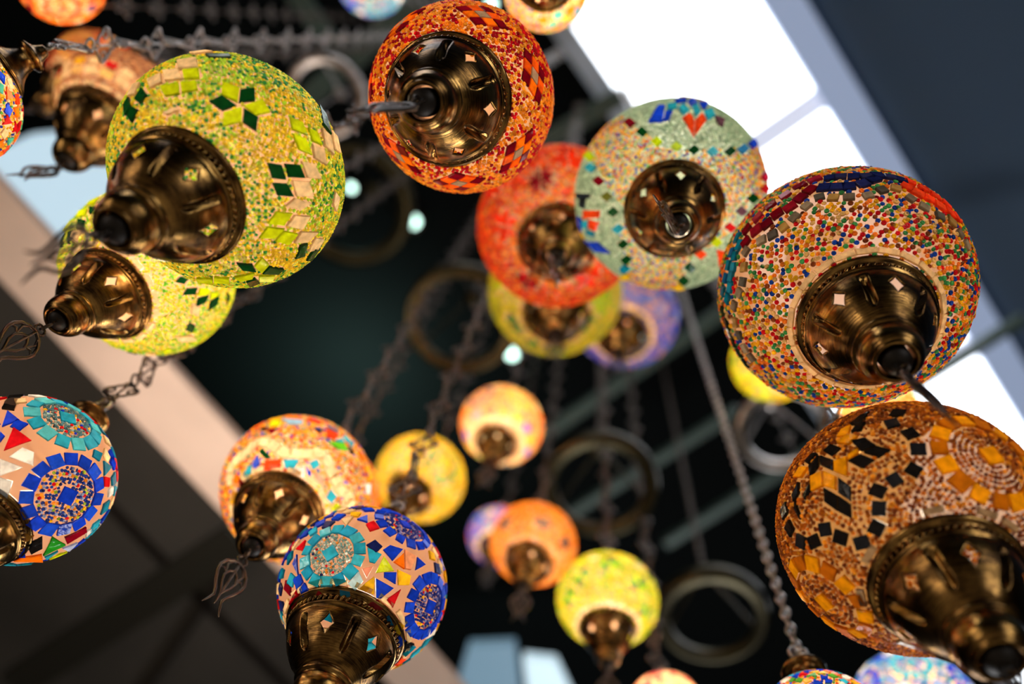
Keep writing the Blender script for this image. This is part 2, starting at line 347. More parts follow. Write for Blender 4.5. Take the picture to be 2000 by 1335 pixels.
class Lamp:
    count = 0
    def __init__(s, cx, cy, r, D, a, tip, label, group=None, k=.86, grout=MGR, hole=None, power=.5, extra=None):
        s.k = k; s.a = a; tx, ty, tr = cx, cy, r; X = fib(900) * 1.022
        for it in range(7):                   # seat the globe so that its outline spans the wanted disc
            s.place(cx, cy, r, D, tip, k, a)
            Wd = (X * [s.R, s.R, s.R * k]) @ np.array(s.Rm).T + np.array(s.C) - np.array(CAM); Q = Wd @ np.array(M)
            u_, v_ = 1000 + F * Q[:, 0] / -Q[:, 2], 667.5 - F * Q[:, 1] / -Q[:, 2]
            hx, hy = (u_.max() - u_.min()) / 2, (v_.max() - v_.min()) / 2; cx += tx - (u_.max() + u_.min()) / 2; cy += ty - (v_.max() + v_.min()) / 2; r *= tr / ((hx + hy) / 2)
        THETA[label] = math.degrees(s.ax.angle(Vector((0, 0, -1))))
        s.root = thing('mosaic_lamp', label, 'lamp', group=group or 'mosaic glass lamps hanging on chains'); s.root.matrix_world = s.Mw
        s.tiles = []; s.acc = Acc(); s.grout = grout; s.hole = hole; s.power = power
        s.camdir = nrm(np.array(s.Mi @ CAM)); s.front = s.camdir
    def place(s, cx, cy, r, D, tip, k, a):
        s.C = at(cx, cy, D); s.R = D * r / F
        s.alpha = math.asin(min(.95, a * .98 / s.R)); s.rimz = -k * s.R * math.cos(s.alpha)
        Lh = -s.rimz + 1.48 * a
        if tip is None: ax = Vector((0, 0, -1))
        else:
            d = ray(*tip).normalized(); w = s.C - CAM; b = w.dot(d); disc = b * b - (w.dot(w) - Lh * Lh)
            t = b - math.sqrt(disc) if disc > 0 else b
            ax = (CAM + d * t - s.C).normalized()
        s.ax = ax; z = -ax; x = Vector((0, 1, 0)).cross(z).normalized(); y = z.cross(x)
        s.Rm = Matrix((x, y, z)).transposed(); s.Mw = Matrix.Translation(s.C) @ s.Rm.to_4x4(); s.Mi = s.Mw.inverted()
    def dir(s, px, py):
        o = np.array(s.Mi @ CAM); d = np.array((s.Mi.to_3x3() @ ray(px, py))); S = np.array([s.R, s.R, s.R * s.k]) * 1.01
        o = o / S; d = d / S; A = d @ d; B = o @ d; Cc = o @ o - 1; D = B * B - A * Cc
        t = (-B - math.sqrt(D)) / A if D > 0 else -B / A
        return nrm(o + d * t)
    def tile(s, dirs, col, h=.026, gap=.0):
        dirs = nrm(dirs); c = nrm(dirs.mean(0)); e1, e2 = frame(c)
        P = np.stack([dirs @ e1, dirs @ e2], -1)
        if (np.linalg.norm(np.roll(P, -1, 0) - P, axis=1)).max() < .01: return
        ar = .5 * np.sum(P[:, 0] * np.roll(P[:, 1], -1) - np.roll(P[:, 0], -1) * P[:, 1])
        if abs(ar) < 1e-5: return
        if ar < 0: dirs = dirs[::-1]; P = P[::-1]
        m = P.mean(0); 
        def ring(sh, hh):
            q = m + (P - m) * sh; zz = np.sqrt(np.clip(1 - (q ** 2).sum(1), .05, 1)); return nrm(q[:, :1] * e1 + q[:, 1:] * e2 + zz[:, None] * c) * (1 + hh)
        g = 1 - gap; f1 = 1 - .006 / max(.03, math.sqrt(abs(ar)))
        A, Bq, Cq = ring(g, -.004), ring(g, h * .75), ring(g * f1 * .985, h)
        n = len(dirs); V = np.vstack([A, Bq, Cq]) * s.S3; jt = .85 + .3 * random.random()
        s.acc.add(V, [grid_faces(3, n), np.arange(2 * n, 3 * n)[None]], 1, False, np.array(lin(col)) * jt)
        s.tiles.append((c, e1, e2, P * 1.0))
    @property
    def S3(s): return np.array([s.R, s.R, s.R * s.k])
    def px(s, pts, col, off=(0, 0), scl=1.):
        s.tile(np.array([s.dir(off[0] + x * scl, off[1] + y * scl) for x, y in pts]), col)
    def quad(s, c, w, h, rot, col, skew=0., check=False):
        e1, e2 = frame(c, rot); q = np.array([(-w - skew * h, -h), (w - skew * h, -h), (w + skew * h, h), (-w + skew * h, h)]) / 2
        if check and s.hit(c[None], min(w, h) * .45)[0]: return
        s.tile(nrm(c + q[:, :1] * e1 + q[:, 1:] * e2), col)
    def rhomb(s, c, p, q, col):               # rhombus spanned by tangent vectors p, q from corner c
        s.tile(nrm(np.array([c, c + p, c + p + q, c + q])), col)
    def hit(s, X, mg):
        m = np.zeros(len(X), bool)
        for c, e1, e2, P in s.tiles:
            rad = np.linalg.norm(P, axis=1).max() + mg; near = np.where((X @ c > math.cos(min(1.5, rad * 1.25 + .02))) & ~m)[0]
            if len(near) == 0: continue
            x, y = X[near] @ e1, X[near] @ e2
            mm = P.mean(0); rr = np.linalg.norm(P - mm, axis=1, keepdims=True); Pe = mm + (P - mm) * (1 + mg * 1.35 / rr)
            m[near[inpoly(Pe, x, y)]] = True
        return m
    def medallion(s, c, r, n, size, cols, centre=None, rot=0.):
        e1, e2 = frame(c)
        for i in range(n):
            a = rot + i * 2 * math.pi / n; d = nrm(c * math.cos(r) + (math.cos(a) * e1 + math.sin(a) * e2) * math.sin(r))
            t = nrm(-math.sin(a) * e1 + math.cos(a) * e2); u = np.cross(d, t); t = np.cross(u, d); w = size * random.uniform(.88, 1.05) / 2
            j = lambda: random.uniform(-.12, .12) * size
            q = [(-w + j() * .5, -w + j() * .5), (w + j() * .5, -w), (w, w + j() * .5), (-w, w)]
            s.tile(nrm(np.array([d + x * t + y * u for x, y in q])), cols[i % len(cols)])
        if centre: s.quad(c, size * 1.1, size * 1.1, .6, centre)
    def star(s, c, n, size, cols, rot=0., ang=None):
        e1, e2 = frame(c, rot); ang = ang or 2 * math.pi / n * .9
        for i in range(n):
            a = i * 2 * math.pi / n; p = (math.cos(a - ang / 2) * e1 + math.sin(a - ang / 2) * e2) * size; q = (math.cos(a + ang / 2) * e1 + math.sin(a + ang / 2) * e2) * size
            o = c + (p + q) * .06; s.rhomb(o, p, q, cols[i % len(cols)])
    def chain(s, pts, w, h, cols, off=(0, 0), scl=1.):
        D = [s.dir(off[0] + x * scl, off[1] + y * scl) for x, y in pts]
        for i, d in enumerate(D):
            a = D[max(0, i - 1)]; b = D[min(len(D) - 1, i + 1)]; t = b - a; t = t - d * (t @ d)
            e1, e2 = frame(d); s.quad(d, w * random.uniform(.9, 1.05), h * random.uniform(.9, 1.05), math.atan2(t @ e2, t @ e1), cols[i % len(cols)])
    def ring(s, alpha, n, w, h, cols, ph=0., check=False, skew=0., prob=1.):
        for i in range(n):
            if random.random() > prob: continue
            t = ph + i * 2 * math.pi / n; c = np.array([math.sin(alpha) * math.cos(t), math.sin(alpha) * math.sin(t), -math.cos(alpha)])
            s.quad(c, w, h, random.uniform(-.05, .05), cols[i % len(cols)] if isinstance(cols, list) else cols, skew, check)
    def scatter(s, spacing, size, cols, mg=.5, zmax=.8, avoid=()):   # irregular broken pieces between the motifs
        X = fib(int(4 * math.pi / spacing ** 2)); X = nrm(X + rng.normal(0, spacing * .12, X.shape)); X = X[X[:, 2] < zmax]
        ok = ~s.hit(X, size * mg)
        for c, r in avoid: ok &= X @ c < math.cos(r)
        for c in X[ok]:
            e1, e2 = frame(c, random.uniform(0, 6.28)); n = random.choice((3, 4, 4, 4)); R0 = size * (.78 if n == 3 else .68)
            q = [(R0 * random.uniform(.75, 1.15) * math.cos(2 * math.pi * (i + random.uniform(-.12, .12)) / n), R0 * random.uniform(.75, 1.15) * math.sin(2 * math.pi * i / n)) for i in range(n)]
            s.tile(nrm(np.array([c + x * e1 + y * e2 for x, y in q])), random.choice(cols))
    def beads(s, spacing, palette, zones=(), fine=False, keep=.99, size=.505, back=-.45, cluster=0., only=False, rings=(), paths=(), under=.75):
        X = fib(int(4 * math.pi / (spacing ** 2 * .88))); X = nrm(X + rng.normal(0, spacing * .13, X.shape))
        X = X[(X[:, 2] < .86) & (X @ s.front > back) & (rng.random(len(X)) < keep)]
        for c, rm in rings:
            X = X[X @ c < math.cos(rm)]; e1, e2 = frame(c); r_ = spacing * .5
            while r_ < rm:
                n_ = max(3, int(2 * math.pi * r_ / (spacing * .98))); t = np.arange(n_) / n_ * 2 * np.pi
                X = np.vstack([X, nrm(c * math.cos(r_) + (np.cos(t)[:, None] * e1 + np.sin(t)[:, None] * e2) * math.sin(r_))]); r_ += spacing * 1.12
        for D_ in paths:
            Pn = []
            for a_, b_ in zip(D_[:-1], D_[1:]):
                n_ = max(1, int(np.linalg.norm(b_ - a_) / (spacing * .95)))
                Pn += [nrm(a_ + (b_ - a_) * i / n_) for i in range(n_)]
            Pn = np.array(Pn); T_ = np.gradient(Pn, axis=0); S_ = nrm(np.cross(Pn, T_))
            X = X[(X @ Pn.T).max(1) < math.cos(spacing * 1.35)]
            X = np.vstack([X, nrm(Pn + S_ * spacing * .55), nrm(Pn - S_ * spacing * .55)])
        X = X[X[:, 2] > -math.cos(s.alpha * under)]
        X = X[~s.hit(X, spacing * .36)]
        def pick(pal, n, XX):
            w = np.array([p[1] for p in pal], float)
            if cluster:
                ph = rng.random((len(pal), 3)) * 6; f = 3.2
                f1 = np.array([np.prod(1 + cluster * np.sin(XX * f * 2 + p), axis=1) for p in ph]).T; w = w * f1
            else: w = np.tile(w, (n, 1))
            w /= w.sum(1, keepdims=True); u = rng.random(n)[:, None]; idx = (np.cumsum(w, 1) < u).sum(1).clip(0, len(pal) - 1)
            return np.array([lin(p[0]) for p in pal])[idx]
        C = pick(palette, len(X), X); done = np.zeros(len(X), bool); sz = np.full(len(X), 1.)
        for zn in zones:
            if zn[0] == 'disc': mk = X @ zn[1] > math.cos(zn[2])
            elif zn[0] == 'poly':
                Wd = (X * s.S3) @ np.array(s.Rm).T + np.array(s.C) - np.array(CAM); Q = Wd @ np.array(M); mk = inpoly(zn[1], 1000 + F * Q[:, 0] / -Q[:, 2], 667.5 - F * Q[:, 1] / -Q[:, 2]) & (X @ s.camdir > -.1)
            elif zn[0] == 'band': mk = (X[:, 2] > zn[1]) & (X[:, 2] < zn[2])
            if mk.any(): C[mk] = pick(zn[-1], int(mk.sum()), X[mk]); done |= mk
        if only: X, C, sz = X[done], C[done], sz[done]
        N = len(X)
        if not N: return
        V, Fq, cap = BT[fine]; nz = X.copy()
        tilt = rng.random(N) < .35; nz[tilt] = nrm(nz[tilt] + rng.normal(0, .55, (int(tilt.sum()), 3)))
        h = np.where(np.abs(nz[:, 2:3]) < .9, np.array([[0, 0, 1.]]), np.array([[1., 0, 0]])); e1 = nrm(np.cross(h, nz)); e2 = np.cross(nz, e1)
        R = spacing * size * rng.uniform(.82, 1.1, N)[:, None, None]
        hgt = .85 if not fine else .8
        P = (V[None, :, 0:1] * e1[:, None] + V[None, :, 1:2] * e2[:, None] + V[None, :, 2:3] * hgt * nz[:, None]) * R + X[:, None] * .998
        nv = len(V); P = (P * s.S3).reshape(-1, 3); C = C * rng.uniform(.75, 1.2, (N, 1)); o = (np.arange(N) * nv)[:, None, None]
        s.acc.add(P, [(Fq[None] + o).reshape(-1, 4), (cap[None] + o[:, :, 0])], 1, True, np.repeat(C, nv, 0))
    def finish(s, pend=0., lean=(0, 0), pendant=True, chain=True, chain_style=0, cm=None, hook=True, cap=True, topsize=.62):
        # glass body
        n, m = 72, 48; A = [math.pi * i / m for i in range(1, m)]
        b = Acc(); lathe(b, [(math.sin(x) * s.R, -math.cos(x) * s.R * s.k) for x in A], n, 0); b.f[0] = b.f[0]
        s.acc.add(b.v[0], b.f[0], 0, True, (1, 1, 1))
        me = s.acc.mesh('glass_globe', True); g = link('glass_globe', me, s.root, (s.grout, MG))
        flip = Matrix.Rotation(math.pi, 4, 'X'); tz = Matrix.Translation((0, 0, s.rimz))
        best = 0
        if s.hole:
            bd = 1e9
            for t in range(60):
                ph = math.radians(t)
                for kk in range(6):
                    a = ph + math.radians(15) + kk * math.pi / 3; r = .78 * s.a
                    q = s.Mw @ (tz @ flip @ Vector((r * math.cos(a), r * math.sin(a), .53 * s.a))); d = math.dist(proj(q), s.hole)
                    if d < bd: bd = d; best = ph
        base = tz @ flip @ Matrix.Rotation(best, 4, 'Z') @ Matrix.Scale(s.a, 4)
        if cap:
            o = link('brass_cap', CAPM, s.root); o.matrix_local = base
            link('rope_band', ROPEM, o); link('threaded_rod', RODM, o)
        at_ = s.a * topsize; al = math.asin(min(.95, at_ / s.R)); zt = s.k * s.R * math.cos(al)
        o = link('top_cap', TOPM, s.root); o.matrix_local = Matrix.Translation((0, 0, zt)) @ Matrix.Scale(at_, 4); link('hanging_loop', LOOPM, o)
        if pendant and cap:
            p = s.Mw @ Vector((0, 0, s.rimz - 1.68 * s.a)); o = link('tulip_pendant', TULM, s.root)
            o.matrix_local = s.Mi @ Matrix.Translation(p) @ Vector((0, 0, -1)).rotation_difference(Vector((lean[0], lean[1], -1))).to_matrix().to_4x4() @ Matrix.Rotation(pend, 4, 'Z')
        if chain:
            p = s.Mw @ Vector((0, 0, zt + at_ * 1.74)); L = CEIL - p.z; per = .046; k = max(1, int(L / per) - 1)
            o = link('chain', chain_mesh(k, chain_style, cm), s.root); o.matrix_local = s.Mi @ Matrix.Translation(p) @ Matrix.Rotation(random.random() * .8 + s.C.x, 4, 'Z')
            a = Acc(); tube(a, [(0, 0, k * per - .002), (0, 0, L + .01)], .0018, False, 6); lathe(a, [(0, L - .012), (.012, L - .01), (.02, L), (.02, L + .01)], 20)
            o2 = link('ceiling_hook', a.mesh('ceiling_hook'), s.root, (MST,)); o2.matrix_local = s.Mi @ Matrix.Translation(p)
        if s.power:
            l = bpy.data.lights.new('bulb', 'POINT'); l.energy = s.power * 1.9; l.color = (1, .87, .66); l.shadow_soft_size = s.R * .22
            o = bpy.data.objects.new('bulb', l); COL.objects.link(o); o.parent = s.root; o.location = (0, 0, s.R * .12)
        return s
CEIL = CAM.z + 2.6

# colours
LIME, DKG, CREAM, YEL, GRN = (205, 225, 15), (8, 62, 24), (245, 215, 162), (240, 190, 30), (70, 150, 50)
RED, MAR, ORG, REDO, AMB = (205, 20, 30), (120, 8, 28), (250, 125, 15), (240, 70, 25), (215, 130, 10)
BLU, NAV, CYA, TEA, BLK, WHT, MAU, CLR = (20, 60, 205), (25, 35, 95), (40, 165, 200), (10, 120, 155), (22, 20, 20), (245, 245, 240), (110, 70, 90), (170, 150, 125)
def PL(L, items, off, scl):
    for col, pts in items: L.px(pts, col, off, scl)

# 1 large green lamp, upper left
L = Lamp(440, 331, 235, .60, .047, (222, 448), 'large lime and yellow beaded mosaic lamp with green rhombus star, upper left', hole=(378, 337), power=.88)
PL(L, [(LIME, [(652, 222), (745, 258), (735, 335), (645, 290)]), (DKG, [(748, 268), (826, 258), (828, 325), (740, 335)]), (LIME, [(768, 352), (868, 318), (912, 388), (828, 406)]),
 (DKG, [(768, 368), (845, 415), (835, 492), (762, 440)]), (LIME, [(660, 388), (758, 360), (756, 440), (652, 465)]), (DKG, [(580, 328), (650, 298), (728, 352), (650, 380)]),
 (CREAM, [(405, 110), (510, 95), (522, 148), (412, 155)]), (CREAM, [(330, 165), (415, 155), (438, 208), (340, 218)]), (CREAM, [(245, 215), (320, 178), (325, 225), (262, 258)]),
 (LIME, [(436, 160), (525, 152), (528, 205), (444, 208)]), (LIME, [(312, 248), (415, 230), (420, 288), (340, 302)]), (LIME, [(425, 228), (510, 218), (520, 265), (432, 285)]),
 (DKG, [(215, 255), (245, 290), (205, 345), (178, 320)]), (DKG, [(145, 305), (158, 360), (125, 405), (118, 350)]), (DKG, [(165, 358), (198, 375), (160, 445), (138, 410)]), (CREAM, [(165, 240), (205, 225), (180, 290), (140, 300)]),
 (LIME, [(1018, 415), (1085, 445), (1112, 512), (1030, 480)]), (LIME, [(1030, 500), (1100, 530), (1138, 620), (1068, 590)]), (LIME, [(1115, 470), (1160, 495), (1190, 565), (1140, 545)]),
 (CREAM, [(1190, 475), (1235, 515), (1255, 620), (1205, 570)]), (CREAM, [(1240, 485), (1270, 520), (1290, 610), (1258, 590)]), (CREAM, [(1138, 560), (1200, 590), (1216, 675), (1150, 635)]),
 (DKG, [(1175, 345), (1215, 400), (1240, 510), (1195, 450)]), (DKG, [(895, 660), (972, 672), (998, 755), (922, 745)]), (DKG, [(988, 665), (1070, 672), (1100, 745), (1010, 740)]), (DKG, [(922, 768), (1000, 772), (1040, 845), (950, 838)]),
 (CREAM, [(1078, 652), (1150, 668), (1188, 750), (1112, 742)]), (CREAM, [(1028, 755), (1120, 762), (1145, 842), (1052, 842)]), (CREAM, [(1045, 852), (1135, 880), (1080, 915), (992, 895)]), (LIME, [(945, 925), (1032, 935), (985, 1000), (893, 990)]),
 (CREAM, [(1045, 945), (1128, 950), (1085, 1022), (1000, 1002)]), (LIME, [(895, 1008), (990, 1018), (935, 1070), (850, 1068)]), (LIME, [(985, 1030), (1062, 1045), (1010, 1105), (938, 1085)]), (CREAM, [(1080, 1032), (1170, 1035), (1110, 1090), (1040, 1095)]),
 (CREAM, [(1155, 1065), (1200, 1075), (1165, 1130), (1115, 1140)]), (DKG, [(1075, 1110), (1112, 1095), (1095, 1165), (1045, 1180)]), (DKG, [(1150, 1125), (1180, 1120), (1130, 1190), (1105, 1190)]), (CREAM, [(1260, 815), (1285, 850), (1265, 925), (1250, 880)]),
 (LIME, [(865, 1172), (905, 1210), (865, 1255), (825, 1222)]), (DKG, [(728, 1205), (815, 1212), (835, 1250), (760, 1240)]), (DKG, [(905, 1222), (985, 1235), (955, 1262), (868, 1260)]),
 (LIME, [(715, 1280), (825, 1255), (815, 1285), (745, 1300)]), (LIME, [(850, 1272), (935, 1270), (925, 1300), (850, 1300)]), (DKG, [(780, 1305), (830, 1287), (855, 1310), (800, 1330)]), (LIME, [(510, 1285), (600, 1285), (600, 1310), (520, 1310)]),
 (LIME, [(605, 1278), (690, 1287), (690, 1312), (605, 1308)]), (CREAM, [(330, 390), (400, 362), (420, 378), (350, 402)]), (CREAM, [(470, 60), (560, 50), (600, 62), (500, 75)]), ((60, 80, 70), [(560, 75), (690, 78), (700, 95), (580, 92)])], (200, 80), .3596)
L.beads(.031, [((240, 210, 40), 4), ((225, 220, 60), 2), ((170, 215, 50), 2.8), ((50, 140, 60), 1.8), ((225, 230, 110), 1)], fine=True, cluster=.5, under=0, size=.56)
L.finish(pend=1.9)

# 2 orange lamp, top centre
L = Lamp(901, 188, 186, .66, .0488, (825, 200), 'round orange mosaic lamp with dark red rhombus lattices, nearest the top centre', hole=(822, 106), power=.5)
for x, y in [(815, 100), (1147, 500), (1035, 1000), (650, 1190), (262, 1010), (72, 590), (290, 145)]:
    c = L.dir(700 + x * .3, y * .3); e1, e2 = frame(c); g = .125; th = math.radians(34)
    p = (math.cos(th) * e1 + math.sin(th) * e2) * g; q = (math.cos(th) * e1 - math.sin(th) * e2) * g
    for i in range(3):
        for j in range(3):
            o = c + (i - 1.5) * p + (j - 1.5) * q; col = MAR if (i + j) % 2 == 0 and not (i == j == 1) else ORG
            if i == j == 1: col = CLR
            L.tile(nrm(np.array([o, o + p * .9, o + (p + q) * .9, o + q * .9])), col if col != ORG else random.choice((ORG, (255, 105, 20))))
L.ring(1.78, 26, .14, .1, [MAR, ORG, (255, 105, 20), ORG], skew=.5, check=True)
L.beads(.044, [((245, 150, 25), 5), ((250, 175, 45), 2.5), (RED, 2.6), ((170, 15, 30), .8)], cluster=.6)
L.finish(pend=.05, lean=(-.3, 0))

# 3 multicolour beaded lamp, right
L = Lamp(1658, 560, 248, .66, .0495, (1752, 706), 'large lamp of mixed coloured beads edged with maroon, navy and red squares, right of centre', hole=(1655, 602), power=.6)
o6, s6 = (1390, 320), .3596
L.chain([(215, 1050), (180, 1000), (150, 930), (128, 860), (122, 770), (150, 700), (168, 640), (175, 560), (185, 475), (270, 415), (330, 385), (390, 345), (450, 290), (515, 228), (585, 180), (660, 183), (745, 180), (850, 172), (925, 142), (1000, 132), (1080, 188), (1155, 235), (1240, 285), (1305, 315), (1350, 380), (1385, 440)], .082, .07, [(120, 110, 95), (150, 140, 120), (90, 90, 85), (170, 140, 80)], o6, s6)
L.chain([(185, 425), (240, 360), (300, 325), (355, 270), (425, 235), (480, 185), (535, 140)], .1, .09, [MAR, (140, 20, 40), (105, 10, 30)], o6, s6)
L.chain([(190, 355), (250, 290), (320, 225), (400, 170), (480, 120), (560, 85)], .1, .085, [MAR, (150, 30, 60)], o6, s6)
L.chain([(610, 128), (680, 125), (745, 122), (820, 108), (880, 85)], .095, .09, [NAV, (35, 45, 110)], o6, s6)
L.chain([(640, 78), (700, 70), (770, 70), (840, 68), (900, 62), (970, 72), (1030, 88)], .095, .085, [NAV, (45, 50, 100)], o6, s6)
L.chain([(1060, 125), (1120, 158), (1180, 190), (1240, 228), (1295, 265)], .1, .085, [REDO, (250, 85, 35)], o6, s6)
L.chain([(1075, 98), (1150, 135), (1215, 175), (1275, 220), (1330, 290)], .1, .075, [REDO], o6, s6)
L.chain([(85, 730), (100, 670), (105, 610), (118, 560), (125, 500), (150, 440)], .09, .075, [TEA, (20, 140, 180)], o6, s6)
L.chain([(62, 690), (75, 620), (90, 550), (110, 480), (140, 400)], .09, .07, [TEA, (15, 100, 160)], o6, s6)
L.chain([(60, 800), (80, 860), (98, 915), (120, 970), (150, 1025), (185, 1080)], .085, .065, [(30, 50, 35), (20, 35, 30)], o6, s6)
L.ring(L.alpha + .045, 22, .15, .045, CREAM)
L.beads(.0415, [(YEL, 3), ((245, 140, 45), 2.6), ((225, 190, 120), 1.6), ((70, 160, 90), 2.2), (RED, 1.6), ((25, 70, 175), 1.5), ((140, 70, 30), .9)], keep=.93, size=.49)
L.finish(pend=.6, lean=(0, 0))

# 4 amber lamp, lower right
L = Lamp(1792, 1033, 266, .575, .0485, (1955, 1290), 'large amber and brown beaded lamp with black rhombus medallion, lower right corner', hole=(1835, 1180), power=.75, grout=MGA)
o7, s7 = (1510, 760), .4306
GLD = (228, 155, 12)
PL(L, [(BLK, p) for p in [[(355, 235), (420, 222), (468, 255), (400, 282)], [(472, 258), (535, 275), (480, 310), (412, 288)], [(340, 325), (400, 295), (460, 320), (405, 360)], [(298, 400), (352, 440), (352, 508), (298, 470)], [(232, 445), (292, 480), (292, 552), (235, 510)],
  [(298, 482), (352, 520), (355, 585), (298, 555)], [(215, 300), (272, 320), (272, 370), (218, 345)], [(165, 350), (208, 300), (208, 350), (170, 395)], [(230, 282), (265, 250), (308, 265), (268, 305)], [(90, 480), (118, 420), (118, 470), (95, 510)], [(140, 480), (172, 420), (178, 450), (145, 500)],
  [(350, 160), (400, 120), (440, 105), (400, 160)], [(145, 330), (180, 290), (200, 290), (160, 340)], [(100, 500), (120, 560), (125, 590), (100, 540)], [(375, 170), (420, 150), (400, 185), (355, 195)]]], o7, s7)
PL(L, [(GLD, p) for p in [[(278, 325), (336, 305), (338, 398), (278, 372)], [(340, 300), (385, 268), (388, 290), (342, 325)], [(172, 395), (224, 370), (228, 438), (175, 462)], [(232, 370), (286, 395), (286, 458), (232, 438)], [(290, 218), (312, 185), (355, 165), (340, 212)],
  [(290, 245), (340, 205), (385, 212), (345, 250)], [(95, 400), (125, 352), (160, 352), (128, 400)]]], o7, s7)
L.chain([(565, 108), (540, 155), (622, 200), (658, 270), (637, 365), (550, 410), (475, 460), (480, 540), (470, 628), (402, 695), (305, 672), (235, 635), (185, 690), (125, 690), (75, 630), (52, 550)], .105, .1, [BLK, (28, 30, 36)], o7, s7)
c1 = L.dir(1510 + 990 * s7, 760 + 300 * s7); c2 = L.dir(1510 + 232 * s7, 760 + 965 * s7)
L.medallion(c1, .36, 15, .13, [GLD, (190, 110, 10)], GLD, .3); L.medallion(c2, .33, 14, .12, [GLD, (180, 100, 15)], GLD)
zz = [L.dir(1510 + x * s7, 760 + y * s7) for x, y in [(60, 440), (75, 530), (100, 600), (135, 640), (190, 580), (215, 535), (275, 580), (345, 620), (385, 585), (378, 440), (410, 375), (500, 335), (590, 295), (575, 240), (500, 205), (420, 185)]]
L.ring(L.alpha + .05, 20, .14, .05, (150, 125, 95), prob=.7)
L.beads(.036, [((150, 78, 20), 4), ((190, 105, 20), 3), ((225, 150, 35), 1.4), ((110, 50, 14), 2)], keep=1, cluster=.3, rings=[(c1, .28), (c2, .25)], paths=[zz], under=0)
L.finish(pend=.6)

# 5 pale green lamp with hearts, upper right of centre
L = Lamp(1312, 378, 191, .81, .0455, (1326, 440), 'pale green fine-beaded lamp with red heart and blue diamond pieces, below the skylight', grout=MGP, hole=(1259, 378), power=.8)
o8, s8 = (1110, 170), .3147
def dia(x, y, col, r=38): L.px([(x - r, y), (x, y - r * .85), (x + r, y), (x, y + r * .85)], col, o8, s8)
for x, y, c in [(382, 222, MAR), (458, 278, DKG), (550, 340, LIME), (670, 370, (190, 210, 60)), (780, 390, DKG), (895, 400, CYA), (1005, 398, DKG), (1085, 385, (50, 130, 200)), (1152, 350, BLU), (140, 500, CYA), (188, 582, MAR), (240, 680, (90, 90, 30)), (278, 775, DKG), (308, 880, CYA), (340, 975, DKG),
  (360, 1070, DKG), (350, 1128, TEA), (350, 1180, YEL), (685, 1248, YEL), (755, 1120, DKG), (715, 1200, DKG), (820, 1035, REDO), (918, 960, LIME), (1005, 870, RED), (1075, 770, MAU), (1145, 690, DKG), (1225, 630, RED), (1228, 560, (190, 20, 60)), (130, 430, LIME)]: dia(x, y, c)
PL(L, [(REDO, [(708, 192), (750, 162), (783, 205), (778, 312)]), (REDO, [(787, 205), (828, 160), (858, 205), (782, 312)]), (BLU, [(560, 115), (603, 115), (585, 215), (497, 220)]), (BLU, [(605, 150), (650, 150), (625, 205), (588, 212)]), (CYA, [(680, 130), (715, 105), (750, 145), (715, 175)]),
 (CYA, [(770, 120), (800, 110), (820, 155), (790, 185)]), (BLU, [(740, 90), (775, 65), (800, 98), (765, 122)]), (BLU, [(810, 95), (870, 102), (850, 140), (825, 125)]), (CYA, [(842, 150), (890, 135), (910, 180), (865, 205)]), (CYA, [(610, 110), (670, 100), (678, 128), (620, 145)]),
 (YEL, [(690, 50), (860, 60), (880, 75), (790, 75)]), (MAU, [(910, 180), (970, 200), (960, 245), (925, 225)]), (BLK, [(50, 655), (135, 660), (130, 690), (55, 695)]), (BLK, [(75, 692), (110, 692), (95, 755), (70, 740)]), (REDO, [(95, 765), (195, 765), (190, 810), (95, 818)]),
 (REDO, [(130, 822), (190, 840), (170, 895), (125, 870)]), (CYA, [(85, 830), (118, 832), (118, 880), (90, 870)]), (TEA, [(112, 885), (160, 900), (160, 930), (115, 912)]), (BLU, [(100, 950), (180, 960), (260, 1030), (170, 1018)]), (BLU, [(60, 800), (80, 820), (85, 900), (62, 860)]), (YEL, [(42, 830), (60, 832), (100, 940), (70, 930)]),
 (REDO, [(920, 1010), (985, 1020), (965, 1100), (935, 1110)]), (BLU, [(660, 85), (730, 70), (735, 92), (670, 100)])], o8, s8)
multi = [((245, 150, 50), 3), (YEL, 2.2), ((225, 200, 150), 1.6), (RED, 1), ((40, 60, 170), 1.4), ((100, 170, 70), 1)]
Zp = lambda pts: ('poly', [(o8[0] + x * s8, o8[1] + y * s8) for x, y in pts], multi)
L.beads(.029, [((165, 185, 160), 4), ((190, 205, 180), 2), ((135, 165, 140), 2)], fine=True, keep=.98, zones=[Zp([(330, 180), (560, 350), (700, 420), (560, 600), (400, 720), (340, 760), (110, 400), (150, 280)]), Zp([(700, 400), (1180, 370), (1265, 640), (1040, 790), (930, 860), (700, 640)]),
   Zp([(300, 840), (350, 1030), (380, 1200), (560, 1280), (690, 1250), (760, 1060), (800, 1020), (600, 900)]), Zp([(800, 900), (1050, 760), (1000, 900), (860, 1010)])])
L.finish(pend=1.1, lean=(-.4, -.5))

# 6 blue medallion lamp, lower centre-left
L = Lamp(707, 1153, 166, .66, .0465, (612, 1385), 'blue and turquoise crazed-glass lamp with bead medallions, bottom centre-left', k=.92, hole=(637, 1236), power=.6, grout=MGB)
o, k_ = (530, 980), .266
cA = c = L.dir(530 + 432 * k_, 980 + 375 * k_); L.medallion(c, .335, 14, .138, [CYA, (60, 180, 205), (30, 150, 195)], CYA, .2); z1 = ('disc', c, .29, [((120, 160, 160), 4), ((190, 205, 190), 2), (WHT, .7), (RED, .25), ((240, 160, 50), .3), (NAV, .3)])
c = L.dir(530 + 1168 * k_, 980 + 770 * k_); L.medallion(c, .335, 14, .138, [BLU, (25, 70, 215)], BLU); z2 = ('disc', c, .28, [((30, 45, 140), 5), ((120, 130, 190), 2), (RED, .3), (YEL, .4)])
c = L.dir(530 + 985 * k_, 980 + 165 * k_); L.medallion(c, .33, 14, .12, [BLU, (25, 70, 215)], BLU, .2)
